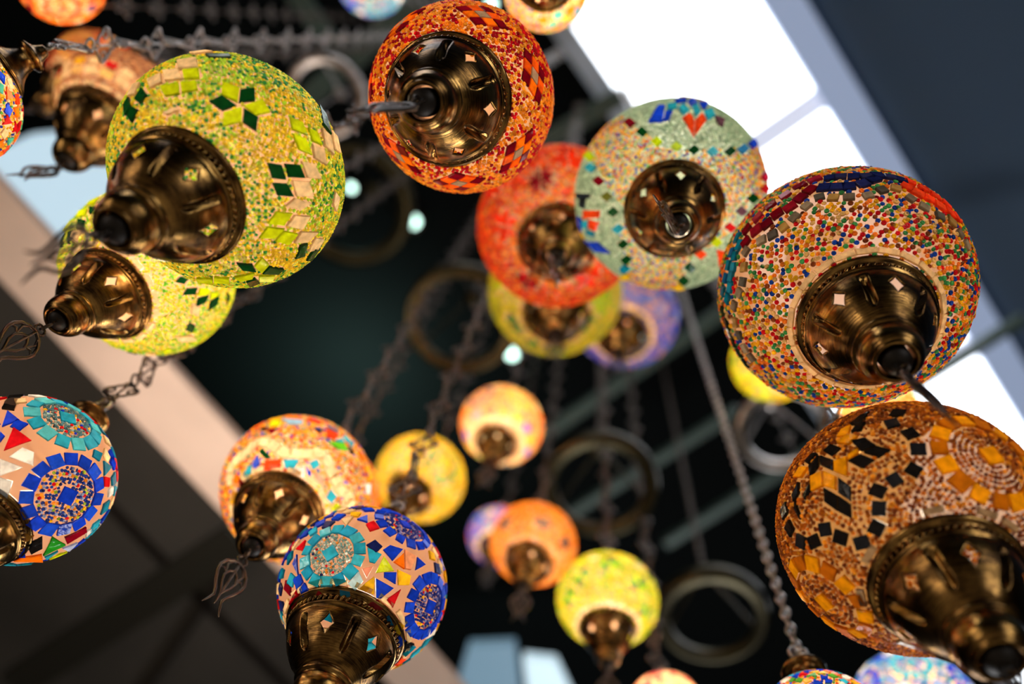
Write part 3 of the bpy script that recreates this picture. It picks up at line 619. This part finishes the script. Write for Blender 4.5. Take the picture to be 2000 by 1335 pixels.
z3 = ('disc', c, .28, z2[3])
PL(L, [(CYA, [(705, 335), (810, 385), (760, 450), (720, 440)]), (BLU, [(820, 350), (870, 318), (965, 348), (890, 432)]), (ORG, [(970, 375), (975, 492), (897, 440)]), ((240, 165, 120), [(978, 350), (1062, 400), (1022, 498), (980, 488)]), (BLU, [(1070, 405), (1130, 460), (1058, 500)]),
 (LIME, [(825, 395), (900, 505), (765, 520)]), (YEL, [(925, 495), (1023, 540), (1010, 610), (930, 610)]), (BLU, [(827, 515), (918, 515), (910, 603), (827, 552)]), (BLU, [(765, 558), (898, 632), (800, 710), (768, 700)]), ((190, 225, 235), [(640, 505), (675, 580), (615, 650), (562, 600)]),
 (YEL, [(755, 545), (755, 678), (640, 640), (692, 592)]), (RED, [(950, 640), (890, 775), (842, 715)]), (MAR, [(110, 572), (143, 612), (143, 690), (97, 640)]), (RED, [(190, 640), (215, 700), (160, 790), (132, 745)]), (BLU, [(245, 590), (278, 650), (235, 700), (210, 640)]), (BLU, [(190, 385), (200, 540), (160, 455)]),
 (REDO, [(945, 1120), (985, 1150), (925, 1195), (902, 1192)]), (TEA, [(1030, 1042), (1060, 1060), (980, 1130), (960, 1112)]), (WHT, [(1150, 930), (1205, 910), (1195, 970), (1127, 1003)]), (BLK, [(985, 1012), (1048, 1037), (962, 1100)]), ((230, 150, 120), [(665, 490), (750, 470), (700, 560)]), (NAV, [(60, 720), (85, 730), (100, 800), (75, 800)])], o, k_)
L.ring(L.alpha + .055, 16, .2, .06, CREAM); L.scatter(.17, .13, [BLU, BLU, CYA, TEA, RED, CREAM, (25, 70, 215), YEL, NAV], avoid=[(z[1], .34) for z in (z1, z2, z3)])
L.beads(.034, [((205, 175, 140), 1)], zones=[z1, z2, z3], only=True)
L.finish(pend=.5)

# 7 blue medallion lamp at the left edge
L = Lamp(38, 937, 180, .62, .038, (-155, 1125), 'blue and white crazed-glass lamp cut off by the left edge', k=.95, power=.62, grout=MGB)
o, k_ = (0, 740), .292
c = L.dir(455 * k_, 740 + 782 * k_); L.medallion(c, .42, 15, .16, [BLU, (25, 75, 215), (20, 60, 190)], BLU); z1 = ('disc', c, .34, [((35, 60, 150), 5), ((150, 165, 205), 1.8), ((160, 190, 60), .9), ((240, 150, 40), .7), (YEL, .5), (RED, .3)])
c = L.dir(455 * k_, 740 + 258 * k_); L.medallion(c, .38, 13, .16, [CYA, (80, 190, 205)], CYA, .3); z2 = ('disc', c, .29, [((90, 130, 140), 5), ((160, 185, 180), 1.8), (RED, .5), (YEL, .4), (BLU, .3)])
PL(L, [(BLK, [(62, 112), (158, 107), (95, 208), (12, 198)]), (BLU, [(50, 212), (132, 275), (14, 318)]), (RED, [(90, 322), (210, 410), (27, 478)]), (WHT, [(150, 458), (228, 490), (222, 578), (62, 520)]), (WHT, [(0, 533), (152, 590), (0, 648)]), (WHT, [(0, 657), (85, 682), (50, 798), (0, 760)]), (BLU, [(0, 348), (33, 380), (0, 423)]),
 (MAR, [(575, 987), (580, 1018), (447, 1098), (432, 1057)]), ((30, 140, 30), [(350, 1052), (438, 1105), (287, 1178)]), (BLK, [(283, 1052), (283, 1128), (207, 1168), (177, 1105)]), (ORG, [(280, 1172), (290, 1233), (92, 1213), (140, 1190)]), (BLU, [(117, 1150), (165, 1122), (170, 1188), (130, 1188)]), ((250, 165, 60), [(152, 1022), (228, 1045), (190, 1078), (152, 1088)]),
 (CYA, [(388, 1147), (310, 1203), (297, 1190)]), (LIME, [(468, 1185), (332, 1213), (400, 1167)]), ((160, 180, 220), [(518, 1092), (460, 1148), (417, 1130)])], o, k_)
L.scatter(.18, .14, [BLU, CYA, WHT, TEA, BLU, RED, CREAM], avoid=[(z1[1], .42), (z2[1], .38)])
L.beads(.042, [((205, 175, 140), 1)], zones=[z1, z2], only=True)
L.finish(pend=.5, topsize=.9)

# 8 smaller green lamp below the large one
L = Lamp(287, 529, 171, .735, .0405, (112, 626), 'bright lime mosaic lamp hanging under the large green lamp', hole=(218, 547), power=1.1)
o, k_ = (90, 380), .2472
PL(L, [(DKG, [(1060, 642), (1123, 667), (1090, 708), (1020, 690)]), (DKG, [(1115, 737), (1198, 732), (1178, 788), (1077, 793)]), (DKG, [(1200, 817), (1283, 792), (1258, 848), (1187, 883)]), (DKG, [(1300, 842), (1363, 802), (1348, 868), (1280, 913)]), (DKG, [(1430, 770), (1448, 800), (1425, 865)]),
 (LIME, [(1210, 735), (1283, 740), (1288, 785), (1203, 803)]), (LIME, [(1300, 772), (1368, 772), (1348, 800), (1292, 830)]), (CREAM, [(1020, 1120), (1150, 1110), (1195, 1148), (1060, 1158)]), (LIME, [(330, 42), (418, 22), (390, 80), (322, 85)]), (DKG, [(347, 97), (393, 102), (380, 148), (342, 153)]),
 (DKG, [(255, 192), (308, 202), (290, 278), (242, 273)]), (LIME, [(262, 132), (328, 112), (310, 170), (242, 178)]), (CREAM, [(217, 290), (288, 292), (230, 368), (202, 340)]), (DKG, [(180, 290), (208, 282), (190, 393), (172, 388)]), (DKG, [(122, 330), (150, 302), (135, 410), (112, 418)]), (LIME, [(150, 232), (198, 192), (180, 278), (142, 298)])], o, k_)
L.ring(L.alpha + .05, 18, .14, .05, CREAM); L.ring(1.05, 22, .12, .1, [LIME, CREAM, DKG, LIME], skew=.5, check=True)
L.beads(.036, [((235, 215, 40), 3.2), ((200, 225, 40), 3.2), ((100, 190, 40), 2.6), ((235, 235, 120), 1)], fine=True, cluster=.4)
L.finish(pend=1.2)

# 9 cream zigzag lamp, behind the blue one
L = Lamp(579, 957, 150, .80, .0425, (492, 1068), 'cream zigzag lamp with orange, red and blue pieces behind the bottom blue lamp', hole=(540, 978), power=1.2)
o, k_ = (400, 780), .2397
PL(L, [(DKG, [(468, 390), (543, 470), (500, 488), (442, 430)]), (BLU, [(430, 447), (453, 520), (410, 578), (387, 530)]), (CYA, [(380, 522), (385, 588), (335, 638), (317, 610)]), (REDO, [(490, 492), (623, 487), (623, 553), (482, 578)]), (CYA, [(640, 487), (768, 490), (730, 563), (652, 558)]), (WHT, [(735, 560), (818, 545), (808, 640), (702, 592)]),
 (BLU, [(822, 532), (868, 600), (860, 633), (832, 600)]), (CYA, [(850, 512), (918, 487), (933, 540), (882, 568)]), (ORG, [(260, 602), (298, 640), (280, 698), (232, 670)]), (MAR, [(287, 632), (318, 670), (287, 713)]), (YEL, [(240, 732), (278, 790), (250, 858), (212, 840)]), (CYA, [(1025, 727), (1078, 790), (1030, 843), (987, 800)]), (LIME, [(1070, 842), (1118, 870), (1060, 913), (1022, 890)]),
 ((200, 160, 140), [(890, 592), (958, 622), (968, 708), (902, 650)]), ((80, 170, 30), [(1000, 347), (1128, 352), (1168, 418), (1090, 408)]), (BLK, [(1170, 382), (1218, 440), (1180, 448)]), (REDO, [(990, 242), (1098, 290), (1060, 328), (992, 290)]), (CYA, [(1060, 332), (1118, 318), (1138, 358), (1100, 350)]), (LIME, [(560, 182), (628, 177), (600, 213), (522, 213)]),
 ((140, 185, 220), [(630, 157), (798, 172), (790, 208), (682, 203)]), (MAR, [(490, 242), (588, 242), (540, 278)]), (BLK, [(450, 240), (508, 227), (480, 258)]), (BLK, [(890, 237), (958, 257), (940, 273)]), (WHT, [(1300, 692), (1348, 682), (1343, 768), (1312, 768)])], o, k_)
L.chain([(205, 640), (215, 560), (265, 490), (330, 440), (400, 370), (480, 345), (560, 375), (650, 430), (740, 440), (840, 440), (930, 440), (1000, 500), (1030, 590), (1070, 660), (1110, 730), (1170, 790), (1180, 860), (1110, 900)], .16, .14, [(250, 225, 175)], o, k_)
L.ring(L.alpha + .05, 16, .17, .06, CREAM)
L.ring(1.62, 24, .17, .12, [ORG, REDO, MAU, CYA, ORG, YEL], check=True)
L.beads(.042, [((245, 150, 40), 4), (YEL, 2.5), (RED, 1.3), ((120, 150, 120), 1.2), (BLU, .8), ((235, 200, 150), 1.5)], keep=.97)
L.finish(pend=.9)

# 10 red-orange lamp in the centre
L = Lamp(1090, 440, 159, .985, .0452, (1087, 503), 'red-orange beaded lamp with dark red flower stars in the centre', hole=(1098, 420), power=.75)
for x, y, cols in [(1056, 350, [MAR, (150, 15, 40)]), (1030, 548, [MAR, RED])]: L.star(L.dir(x, y), 8, .1, cols, .2)
for x, y in [(985, 440), (1150, 540), (1180, 410), (1110, 310), (970, 360)]: L.star(L.dir(x, y), 6, .12, [REDO, (255, 60, 20)], .2)
L.ring(L.alpha + .05, 18, .14, .05, (245, 150, 60), prob=.6)
L.beads(.05, [((250, 110, 25), 5), ((245, 70, 25), 4), ((250, 160, 50), 1.6), ((215, 40, 40), 1.2)], keep=1, cluster=.4, size=.52)
L.finish(pend=1.2)

def generic(L, medal, piece, beads, nm=5, al=1.15, r=.36, sp=.065, rim=CREAM, sc_=True, ph=0.):
    av = []
    for i in range(nm):
        t = ph + i * 2 * math.pi / nm; c = np.array([math.sin(al) * math.cos(t), math.sin(al) * math.sin(t), -math.cos(al)])
        L.medallion(c, r, 12, r * .42, [medal[i % len(medal)]], medal[i % len(medal)]); av.append((c, r))
    L.ring(L.alpha + .06, 14, .2, .07, rim)
    if sc_: L.scatter(.27, .2, piece, avoid=av)
    L.beads(sp, beads, fine=True, keep=1, size=.6)

# 11.. lamps further back and at the frame's edges
OLV = (195, 195, 30)
L = Lamp(1085, 567, 129, 1.19, .0459, (1085, 655), 'olive yellow lamp partly hidden below the red-orange lamp', power=.95)
L.star(L.dir(985, 540), 6, .13, [(150, 200, 0), (190, 220, 0)]); L.star(L.dir(1175, 590), 6, .13, [(150, 200, 0), (180, 210, 0)])
for x, y in [(1000, 625), (1010, 640), (1135, 640), (1150, 625), (1040, 670), (1085, 680)]: L.star(L.dir(x, y), 4, .08, [DKG, GRN])
L.ring(L.alpha + .06, 16, .15, .06, (215, 185, 90)); L.beads(.06, [(OLV, 5), ((215, 190, 50), 3), ((160, 180, 60), 1.5)], fine=True, size=.6); L.finish()
L = Lamp(1222, 618, 102, 1.42, .0459, (1208, 690), 'violet blue lamp seen between the olive lamp and the pale green lamp', power=1.0)
generic(L, [BLU, (40, 90, 200), (60, 60, 190)], [BLU, (110, 120, 200), ORG, CYA, YEL, (150, 110, 180)], [((90, 110, 200), 4), ((150, 130, 200), 2), ((60, 80, 190), 2), ((220, 150, 120), .8)]); L.finish()
L = Lamp(821, 933, 87, 1.25, .036, (776, 1000), 'yellow lamp with green ring motifs right of the cream zigzag lamp', power=1.3)
L.medallion(L.dir(868, 905), .36, 12, .14, [GRN, (60, 130, 40)], YEL); L.medallion(L.dir(780, 880), .3, 10, .13, [YEL], YEL)
L.ring(1.5, 18, .2, .15, [YEL, (250, 200, 20), OLV], check=True); L.beads(.07, [((250, 205, 20), 5), (YEL, 3), ((90, 140, 50), 1.6), ((225, 215, 140), 1)], fine=True, size=.6); L.finish()
L = Lamp(980, 830, 79, 1.36, .035, (957, 900), 'small cream and orange lamp above the orange one, middle of the picture', power=1.7)
L.ring(L.alpha + .12, 14, .24, .16, [CREAM, (250, 220, 160)]); L.ring(L.alpha + .36, 14, .22, .16, [YEL, BLU, CREAM, TEA, REDO, GRN]); generic(L, [ORG, MAU, YEL], [CREAM, ORG, (250, 220, 160)], [((245, 190, 110), 4), ((240, 150, 60), 3), ((170, 120, 110), 1)], nm=6, al=1.5, r=.3); L.finish()
L = Lamp(1042, 1062, 83, 1.26, .037, (1022, 1140), 'bright orange lamp with dark motifs left of the lime one', power=1.0)
for x, y in [(1060, 1020), (1105, 1060), (985, 1020), (1000, 1075)]: L.star(L.dir(x, y), 6, .12, [(60, 50, 60), (90, 60, 50)])
L.ring(L.alpha + .06, 16, .16, .06, (235, 160, 70)); L.beads(.07, [((245, 145, 25), 5), ((250, 170, 50), 2), ((225, 110, 20), 2), ((235, 190, 130), .8)], fine=True, size=.6); L.finish()
L = Lamp(975, 1047, 60, 1.62, .034, (958, 1098), 'small violet and turquoise lamp half behind the bright orange lamp', power=1.2)
generic(L, [(90, 80, 180), BLU], [(130, 110, 190), CYA, REDO, CREAM], [((110, 100, 190), 4), ((90, 170, 180), 2), ((230, 120, 100), 1)]); L.finish()
L = Lamp(1187, 1172, 98, 1.12, .0385, (1187, 1295), 'lime lamp with dark green star motifs, bottom centre', power=1.5)
for x, y in [(1135, 1125), (1248, 1140), (1262, 1195), (1190, 1100), (1110, 1165)]: L.star(L.dir(x, y), 6, .13, [(90, 180, 10), (40, 110, 40), LIME])
L.ring(L.alpha + .06, 16, .17, .07, CREAM); L.ring(1.75, 20, .18, .12, [DKG, LIME, CREAM], check=True); L.beads(.06, [((205, 215, 30), 5), (YEL, 3), ((120, 180, 40), 2), ((235, 225, 120), 1)], fine=True, size=.6); L.finish()
L = Lamp(228, 205, 119, .92, .0475, (130, 314), 'cream and copper beaded lamp tucked behind the large green lamp', power=.55, hole=(192, 222))
L.ring(L.alpha + .06, 18, .17, .06, CREAM); L.ring(1.12, 22, .2, .15, [(240, 200, 120), CREAM]); L.ring(1.32, 22, .18, .14, [YEL, CREAM, RED, CREAM], check=True)
L.beads(.055, [((170, 110, 70), 5), ((205, 150, 95), 2.5), ((120, 70, 45), 2)], fine=True, size=.52); L.finish(pend=.3)
L = Lamp(188, 150, 93, 1.2, .04, (76, 208), 'red and gold lamp furthest back behind the openwork chain, upper left', power=.5)
generic(L, [(215, 160, 70), RED], [CREAM, (225, 160, 70), REDO, (150, 90, 40)], [((205, 140, 80), 4), ((150, 90, 50), 3), (RED, 1)]); L.finish()
L = Lamp(117, -44, 92, 1.0, .034, (30, -110), 'orange and dark red lamp cut off at the top left corner', power=1.0)
generic(L, [MAR, REDO], [ORG, MAR, REDO, CREAM, NAV], [((250, 150, 30), 4), ((245, 110, 30), 3), ((240, 190, 130), 1)]); L.finish()
L = Lamp(1066, -26, 87, .86, .032, (1062, -70), 'mixed colour lamp with orange and teal squares cut off at the top edge', power=.9)
L.chain([(1060, 40), (1090, 30), (1115, 20), (1135, 5)], .22, .2, [ORG, (60, 175, 150), ORG], (0, 0), 1); L.chain([(1050, 52), (1080, 48), (1105, 36), (1128, 22)], .2, .14, [REDO, (70, 180, 160), YEL, CYA], (0, 0), 1)
L.ring(1.75, 20, .18, .14, [ORG, TEA, YEL, CREAM], check=True)
L.beads(.06, multi, fine=False, size=.5); L.finish()
L = Lamp(726, -40, 72, 1.3, .036, (700, -75), 'blue lamp barely showing at the top edge left of the orange lamp', power=.9)
generic(L, [BLU, CYA], [BLU, CYA, WHT, (110, 120, 200)], [((90, 120, 200), 4), (CYA, 2), ((170, 170, 200), 2)]); L.finish()
L = Lamp(-112, 178, 152, .62, .036, (-350, 290), 'red, blue and orange lamp at the left edge with its openwork chain running right', power=.5)
L.scatter(.2, .15, [REDO, (70, 180, 160), RED, ORG, BLU, CREAM]); L.beads(.05, multi, cluster=.3); L.finish(topsize=.72, cm=MST)
L = Lamp(1612, 1432, 128, .66, .038, None, 'multicolour lamp at the bottom edge with only its brass top cap and loop showing', power=.4)
L.scatter(.16, .12, [REDO, YEL, RED, BLU, CYA, WHT, ORG, GRN]); L.beads(.05, [(RED, 3), (ORG, 3), (BLU, 1.5), (GRN, 1.5), (YEL, 1)]); L.finish(topsize=1.0, chain_style=1, cm=MST)
L = Lamp(1792, 1392, 128, .95, .045, (1850, 1520), 'light blue mosaic lamp barely showing under the amber lamp', power=1.6)
generic(L, [BLU, CYA], [BLU, CYA, WHT, (120, 150, 210)], [((90, 130, 210), 4), ((180, 195, 220), 3), (CYA, 2)], nm=7, al=1.4, r=.28); L.finish()
L = Lamp(1302, 1388, 77, 1.05, .034, (1320, 1470), 'peach and pink lamp barely showing at the bottom edge', power=1.3)
generic(L, [(250, 190, 140), (190, 30, 60)], [CREAM, (250, 190, 140), (190, 30, 60)], [((245, 190, 140), 4), ((230, 150, 110), 3)]); L.finish()
L = Lamp(1722, 822, 82, 1.05, .032, (1750, 900), 'orange lamp peeking between the mixed bead lamp and the amber lamp', power=1.4)
generic(L, [ORG, (250, 150, 60)], [ORG, CREAM, (250, 150, 60)], [((245, 150, 60), 4), ((250, 180, 90), 3)]); L.finish()
L = Lamp(1512, 702, 84, 1.25, .034, (1580, 740), 'yellow-green lamp peeking out left behind the mixed bead lamp', power=1.0)
generic(L, [LIME, YEL], [LIME, YEL, GRN], [((205, 205, 30), 4), (YEL, 2), (GRN, 1)]); L.finish()
L = Lamp(640, 965, 100, 1.05, .04, (592, 1080), 'orange lamp almost hidden behind the cream zigzag lamp', power=1.0)
generic(L, [ORG, REDO], [ORG, REDO, CREAM], [((240, 140, 50), 4), ((250, 170, 90), 3)]); L.finish()


# ---------------------------------------------------------------- the room
def struct(name, acc_or_me, *mats):
    me = acc_or_me if not isinstance(acc_or_me, Acc) else acc_or_me.mesh(name)
    o = link(name, me, None, mats); o['kind'] = 'structure'; return o
H = 2.6
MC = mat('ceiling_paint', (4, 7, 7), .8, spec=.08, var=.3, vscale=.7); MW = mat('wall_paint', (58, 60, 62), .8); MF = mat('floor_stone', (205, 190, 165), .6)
MSO = mat('blue_grey_board', (44, 66, 90), .7); MRL = mat('glare_rail', (150, 165, 195), .4, emit=.55); MFR = mat('skylight_frame_paint', (190, 200, 215), .5)
MBE = mat('pale_wood_beam', (196, 168, 150), .6, var=.12, vscale=5); MTA = mat('taupe_panel', (66, 60, 54), .32, var=.35, vscale=1.5)
MTR = mat('grey_green_steel', (58, 74, 66), .5, .2); MDS = mat('dark_steel', (52, 48, 40), .4, .6)
MSK = mat('daylight_glazing', (245, 250, 255), .3, emit=4.0); MJT = mat('glare_joint', (210, 215, 235), .4, emit=.72); MPD = mat('lit_patch_glow', (150, 175, 190), .3, emit=.9, emitc=(190, 215, 230))
MPE = mat('dusky_glazing', (120, 150, 170), .3, emit=.3, emitc=(150, 190, 215)); MPF = mat('bright_glazing', (200, 225, 240), .3, emit=.8, emitc=(205, 230, 240)); MLED = mat('spot_and_glint_glass', (200, 230, 220), .3, emit=6, emitc=(190, 230, 215))
z = CAM.z + H
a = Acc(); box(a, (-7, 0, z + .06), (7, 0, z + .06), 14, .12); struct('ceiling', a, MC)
a = Acc(); box(a, (-7, 0, -.05), (7, 0, -.05), 14, .1); struct('floor', a, MF)
for nm, p0, p1 in (('wall_left', (-7, -7, z / 2), (-7, 7, z / 2)), ('wall_right', (7, -7, z / 2), (7, 7, z / 2)), ('wall_back', (-7, 7, z / 2), (7, 7, z / 2)), ('wall_front', (-7, -7, z / 2), (7, -7, z / 2))):
    a = Acc(); box(a, p0, p1, .1, z); struct(nm, a, MW)

def slab(name, pix, h, th, m, parent=None):   # a flat slab whose underside is the polygon seen at these pixels, h above the camera
    P = np.array([at_h(x, y, h) for x, y in pix]); Q = P + np.array([0, 0, th]); a = Acc(); n = len(P)
    ar = sum(P[i, 0] * P[(i + 1) % n, 1] - P[(i + 1) % n, 0] * P[i, 1] for i in range(n))
    if ar > 0: P, Q = P[::-1], Q[::-1]
    a.add(np.vstack([P, Q]), [np.arange(n)[None], np.arange(2 * n - 1, n - 1, -1)[None], np.array([[i, i + n, (i + 1) % n + n, (i + 1) % n] for i in range(n)])], 0, False)
    return struct(name, a, m) if parent is None else link(name, a.mesh(name), parent, (m,))
def lp(p, q, t): return (p[0] + (q[0] - p[0]) * t, p[1] + (q[1] - p[1]) * t)
# skylight: two long edges of the opening, panes between cross bars, frame around
Lh0, Lh1 = at_h(1110, 50, H), at_h(1475, 560, H); Rh0, Rh1 = at_h(1580, 0, H), at_h(2000, 740, H)
u = ((Lh1 - Lh0).normalized() + (Rh1 - Rh0).normalized()).normalized(); w = Vector((-u.y, u.x, 0))
O = (Lh0 + Lh1) / 2; wR = ((Rh0 + Rh1) / 2 - O).dot(w); 
if wR < 0: w = -w; wR = -wR
def sk(t, s_, dz=0.): return O + u * t + w * s_ + Vector((0, 0, dz))
t0, t1 = -3.2, 3.0
def hbox(name, ta, tb, sa, sb, za, zb, m, parent=None):
    c = [sk(ta, sa), sk(tb, sa), sk(tb, sb), sk(ta, sb)]; a = Acc()
    V = [(p.x, p.y, zz) for zz in (z + za, z + zb) for p in c]
    a.add(V, [[0, 1, 2, 3], [7, 6, 5, 4], [0, 4, 5, 1], [1, 5, 6, 2], [2, 6, 7, 3], [3, 7, 4, 0]], 0, False)
    me = a.mesh(name); bm = bmesh.new(); bm.from_mesh(me); bmesh.ops.recalc_face_normals(bm, faces=bm.faces); bm.to_mesh(me); bm.free()
    if parent: return link(name, me, parent, (m,))
    return struct(name, me, m)
win = hbox('window_1', t0, t1, -.06, 0, -.05, 0, MFR)
hbox('frame_rail', t0, t1, wR - .10, wR, -.05, 0, MRL, win)  # emission on the rail stands in for glare beside the panes
bar = (at_h(1480, 240, H) + at_h(1650, 190, H)) / 2; tb = (bar - O).dot(u)
edges = [t0, tb - 1.9, tb - .95, tb, tb + .95, tb + 1.9, t1]
for i, e in enumerate(edges[1:-1]): hbox('crossbar', e - .035, e + .035, 0, wR - .10, -.03, 0, MJT, win)  # bars glow to imitate the panes' glare spilling over them
for i in range(len(edges) - 1): hbox('pane', edges[i] + .0, edges[i + 1], 0, wR - .10, -.012, -.004, MSK, win)
P4 = [sk(t0, wR), sk(t1, wR), sk(t1, wR + 2.8, -1.3), sk(t0, wR + 2.8, -1.3)]; a = Acc()
a.add([tuple(p) for p in P4] + [tuple(p + Vector((0, 0, .05))) for p in P4], [[0, 1, 2, 3], [7, 6, 5, 4], [0, 4, 5, 1], [1, 5, 6, 2], [2, 6, 7, 3], [3, 7, 4, 0]], 0, False); struct('trim_1', a, MSO)
# low bulkhead on the left: beam, dark glossy panels, slot between them
slab('trim_2', [(0, 357), (449, 841), (920, 1363), (900, 1480), (433, 1000), (-200, 337), (-200, 140)], 1.35, .02, MBE)
slab('trim_3', [(-200, 317), (425, 992), (700, 1285), (700, 1700), (-900, 1700), (-900, 317)], 1.75, .06, MTA)
def seam(name, p, q, wd, h, m, cat_label, th=.03):
    A, B = at_h(*p, h), at_h(*q, h); a = Acc(); box(a, A, B, wd, th); o = struct(name, a, m); return o
seam('trim_4', (30, 1335), (470, 1050), .085, 1.5, MDS, '')
seam('trim_5', (60, 830), (640, 1420), .012, 1.74, MDK, ''); seam('trim_6', (250, 1400), (600, 900), .012, 1.74, MDK, '')
# roof bars across the dark ceiling
for i, (p, q, wd, h) in enumerate([((1480, 560), (1060, 850), .032, 2.0), ((1440, 800), (1100, 1010), .026, 2.1), ((820, 0), (560, 230), .06, 2.3), ((560, -40), (690, 150), .05, 2.3), ((1215, 185), (1060, 280), .05, 2.35), ((2000, 620), (1300, 1060), .026, 2.2)]):
    seam('trim_%d' % (7 + i), p, q, wd, h, MTR, '')
# glowing stand-in for a lit ceiling patch beyond the beam; glazed panels at bottom
wn = slab('lit_patch_panel', [(-80, 330), (60, 262), (230, 245), (330, 420), (200, 600), (20, 440)], 2.0, .03, MPD)
wn = slab('window_3', [(860, 1450), (915, 1262), (1005, 1258), (1025, 1450)], 2.1, .03, MPE)
wn = slab('window_4', [(1042, 1450), (1022, 1285), (1085, 1292), (1160, 1450)], 2.1, .03, MPF)
area('beam_fill_light', at_h(150, 1100, .9), at_h(300, 750, 1.35), (.3, .3), 3.2, (1, .9, .8))  # area light added to brighten the beam; no lamp hangs there
area('teal_ceiling_wash', at_h(640, 800, H - .4), at_h(630, 790, H), (.15, .15), 9, (.55, .9, .8))  # added light for the teal glow on the ceiling, without a fixture

# round ceiling spots; the two small ones are glowing stand-ins for brass glints
for i, (x, y, r) in enumerate([(807, 432, .02), (1000, 690, .02), (687, 366, .013), (960, 8, .013)]):
    c = at_h(x, y, H - .03); a = Acc(); lathe(a, [(r * 1.6, .03), (r * 1.6, -.01), (r * 1.2, -.015), (r, 0)], 24)
    lab = ['round white ceiling spot left of the olive lamp, under the orange lamp', 'round white ceiling spot just above the small cream and orange lamp', 'small glowing disc for a brass glint beside the large green lamp', 'small glowing disc for a brass glint at the top edge beside the orange lamp'][i]
    o = thing('ceiling_spot_or_glint', lab, 'ceiling light', c, 'ceiling spots'); link('housing', a.mesh('housing'), o, (MDS,))
    a = Acc(); lathe(a, [(0, -.002), (r, -.002), (r, .004), (0, .004)], 24); link('lens', a.mesh('lens'), o, (MLED,))

# brass hanging rings of the chandeliers
def ring_fixture(cx, cy, rp, D, label, hub=.16, mt=None):
    mt = mt or MOB; c = at(cx, cy, D); r = rp * D / F; o = thing('chandelier_ring', label, 'chandelier', c, 'brass chandelier rings')
    a = Acc(); hh = r * .16
    lathe(a, [(r * .76, -hh * .6), (r * .8, -hh * .9), (r * .86, -hh * .8), (r * .89, -hh), (r * .95, -hh * .9), (r, -hh * .8), (r * .985, -hh * .3), (r * 1.02, 0), (r * .985, hh * .3), (r, hh * .8), (r * .95, hh * 1.1), (r * .9, hh), (r * .76, 0), (r * .76, -hh * .6)], 72)
    link('ring_band', a.mesh('ring_band'), o, (mt,))
    for i in range(3):
        t = i * 2.0944 + .4; a = Acc(); n = 9
        tube(a, [(r * .93 * math.cos(t) * (1 - s_) ** .8, r * .93 * math.sin(t) * (1 - s_) ** .8, hh + (r * 1.25 - hh) * s_ ** 1.2) for s_ in np.linspace(0, .95, n)], r * .03, False, 8)
        link('arm', a.mesh('arm'), o, (mt,))
    a = Acc(); lathe(a, [(0, r * 1.12), (r * .1, r * 1.14), (r * .17, r * 1.2), (r * .14, r * 1.27), (r * .08, r * 1.3), (r * .12, r * 1.37), (r * .1, r * 1.44), (r * .04, r * 1.5), (0, r * 1.55)], 32); link('hub', a.mesh('hub'), o, (mt,))
    k = max(1, int((CEIL - c.z - r * 1.55) / .046)); q = link('chain', chain_mesh(k, 1), o); q.location = (0, 0, r * 1.55)
ring_fixture(902, 622, 112, 1.5, 'wide brass ring hanging left of the olive yellow lamp')
ring_fixture(1172, 945, 112, 1.5, 'brass chandelier ring above the lime lamp, bottom centre')
ring_fixture(1528, 835, 92, 1.45, 'ribbed brass ring lit grey-white between the mixed bead and amber lamps', mt=MST)  # light on this ring is put into its paler metal
ring_fixture(1390, 1200, 108, 1.45, 'brass ring right of the lime lamp near the bottom edge')
ring_fixture(636, 190, 80, 1.6, 'grey brass ring behind the large green lamp, near the top', mt=MST)
ring_fixture(690, 400, 120, 2.1, 'dim wide brass ring furthest back under the orange lamp')
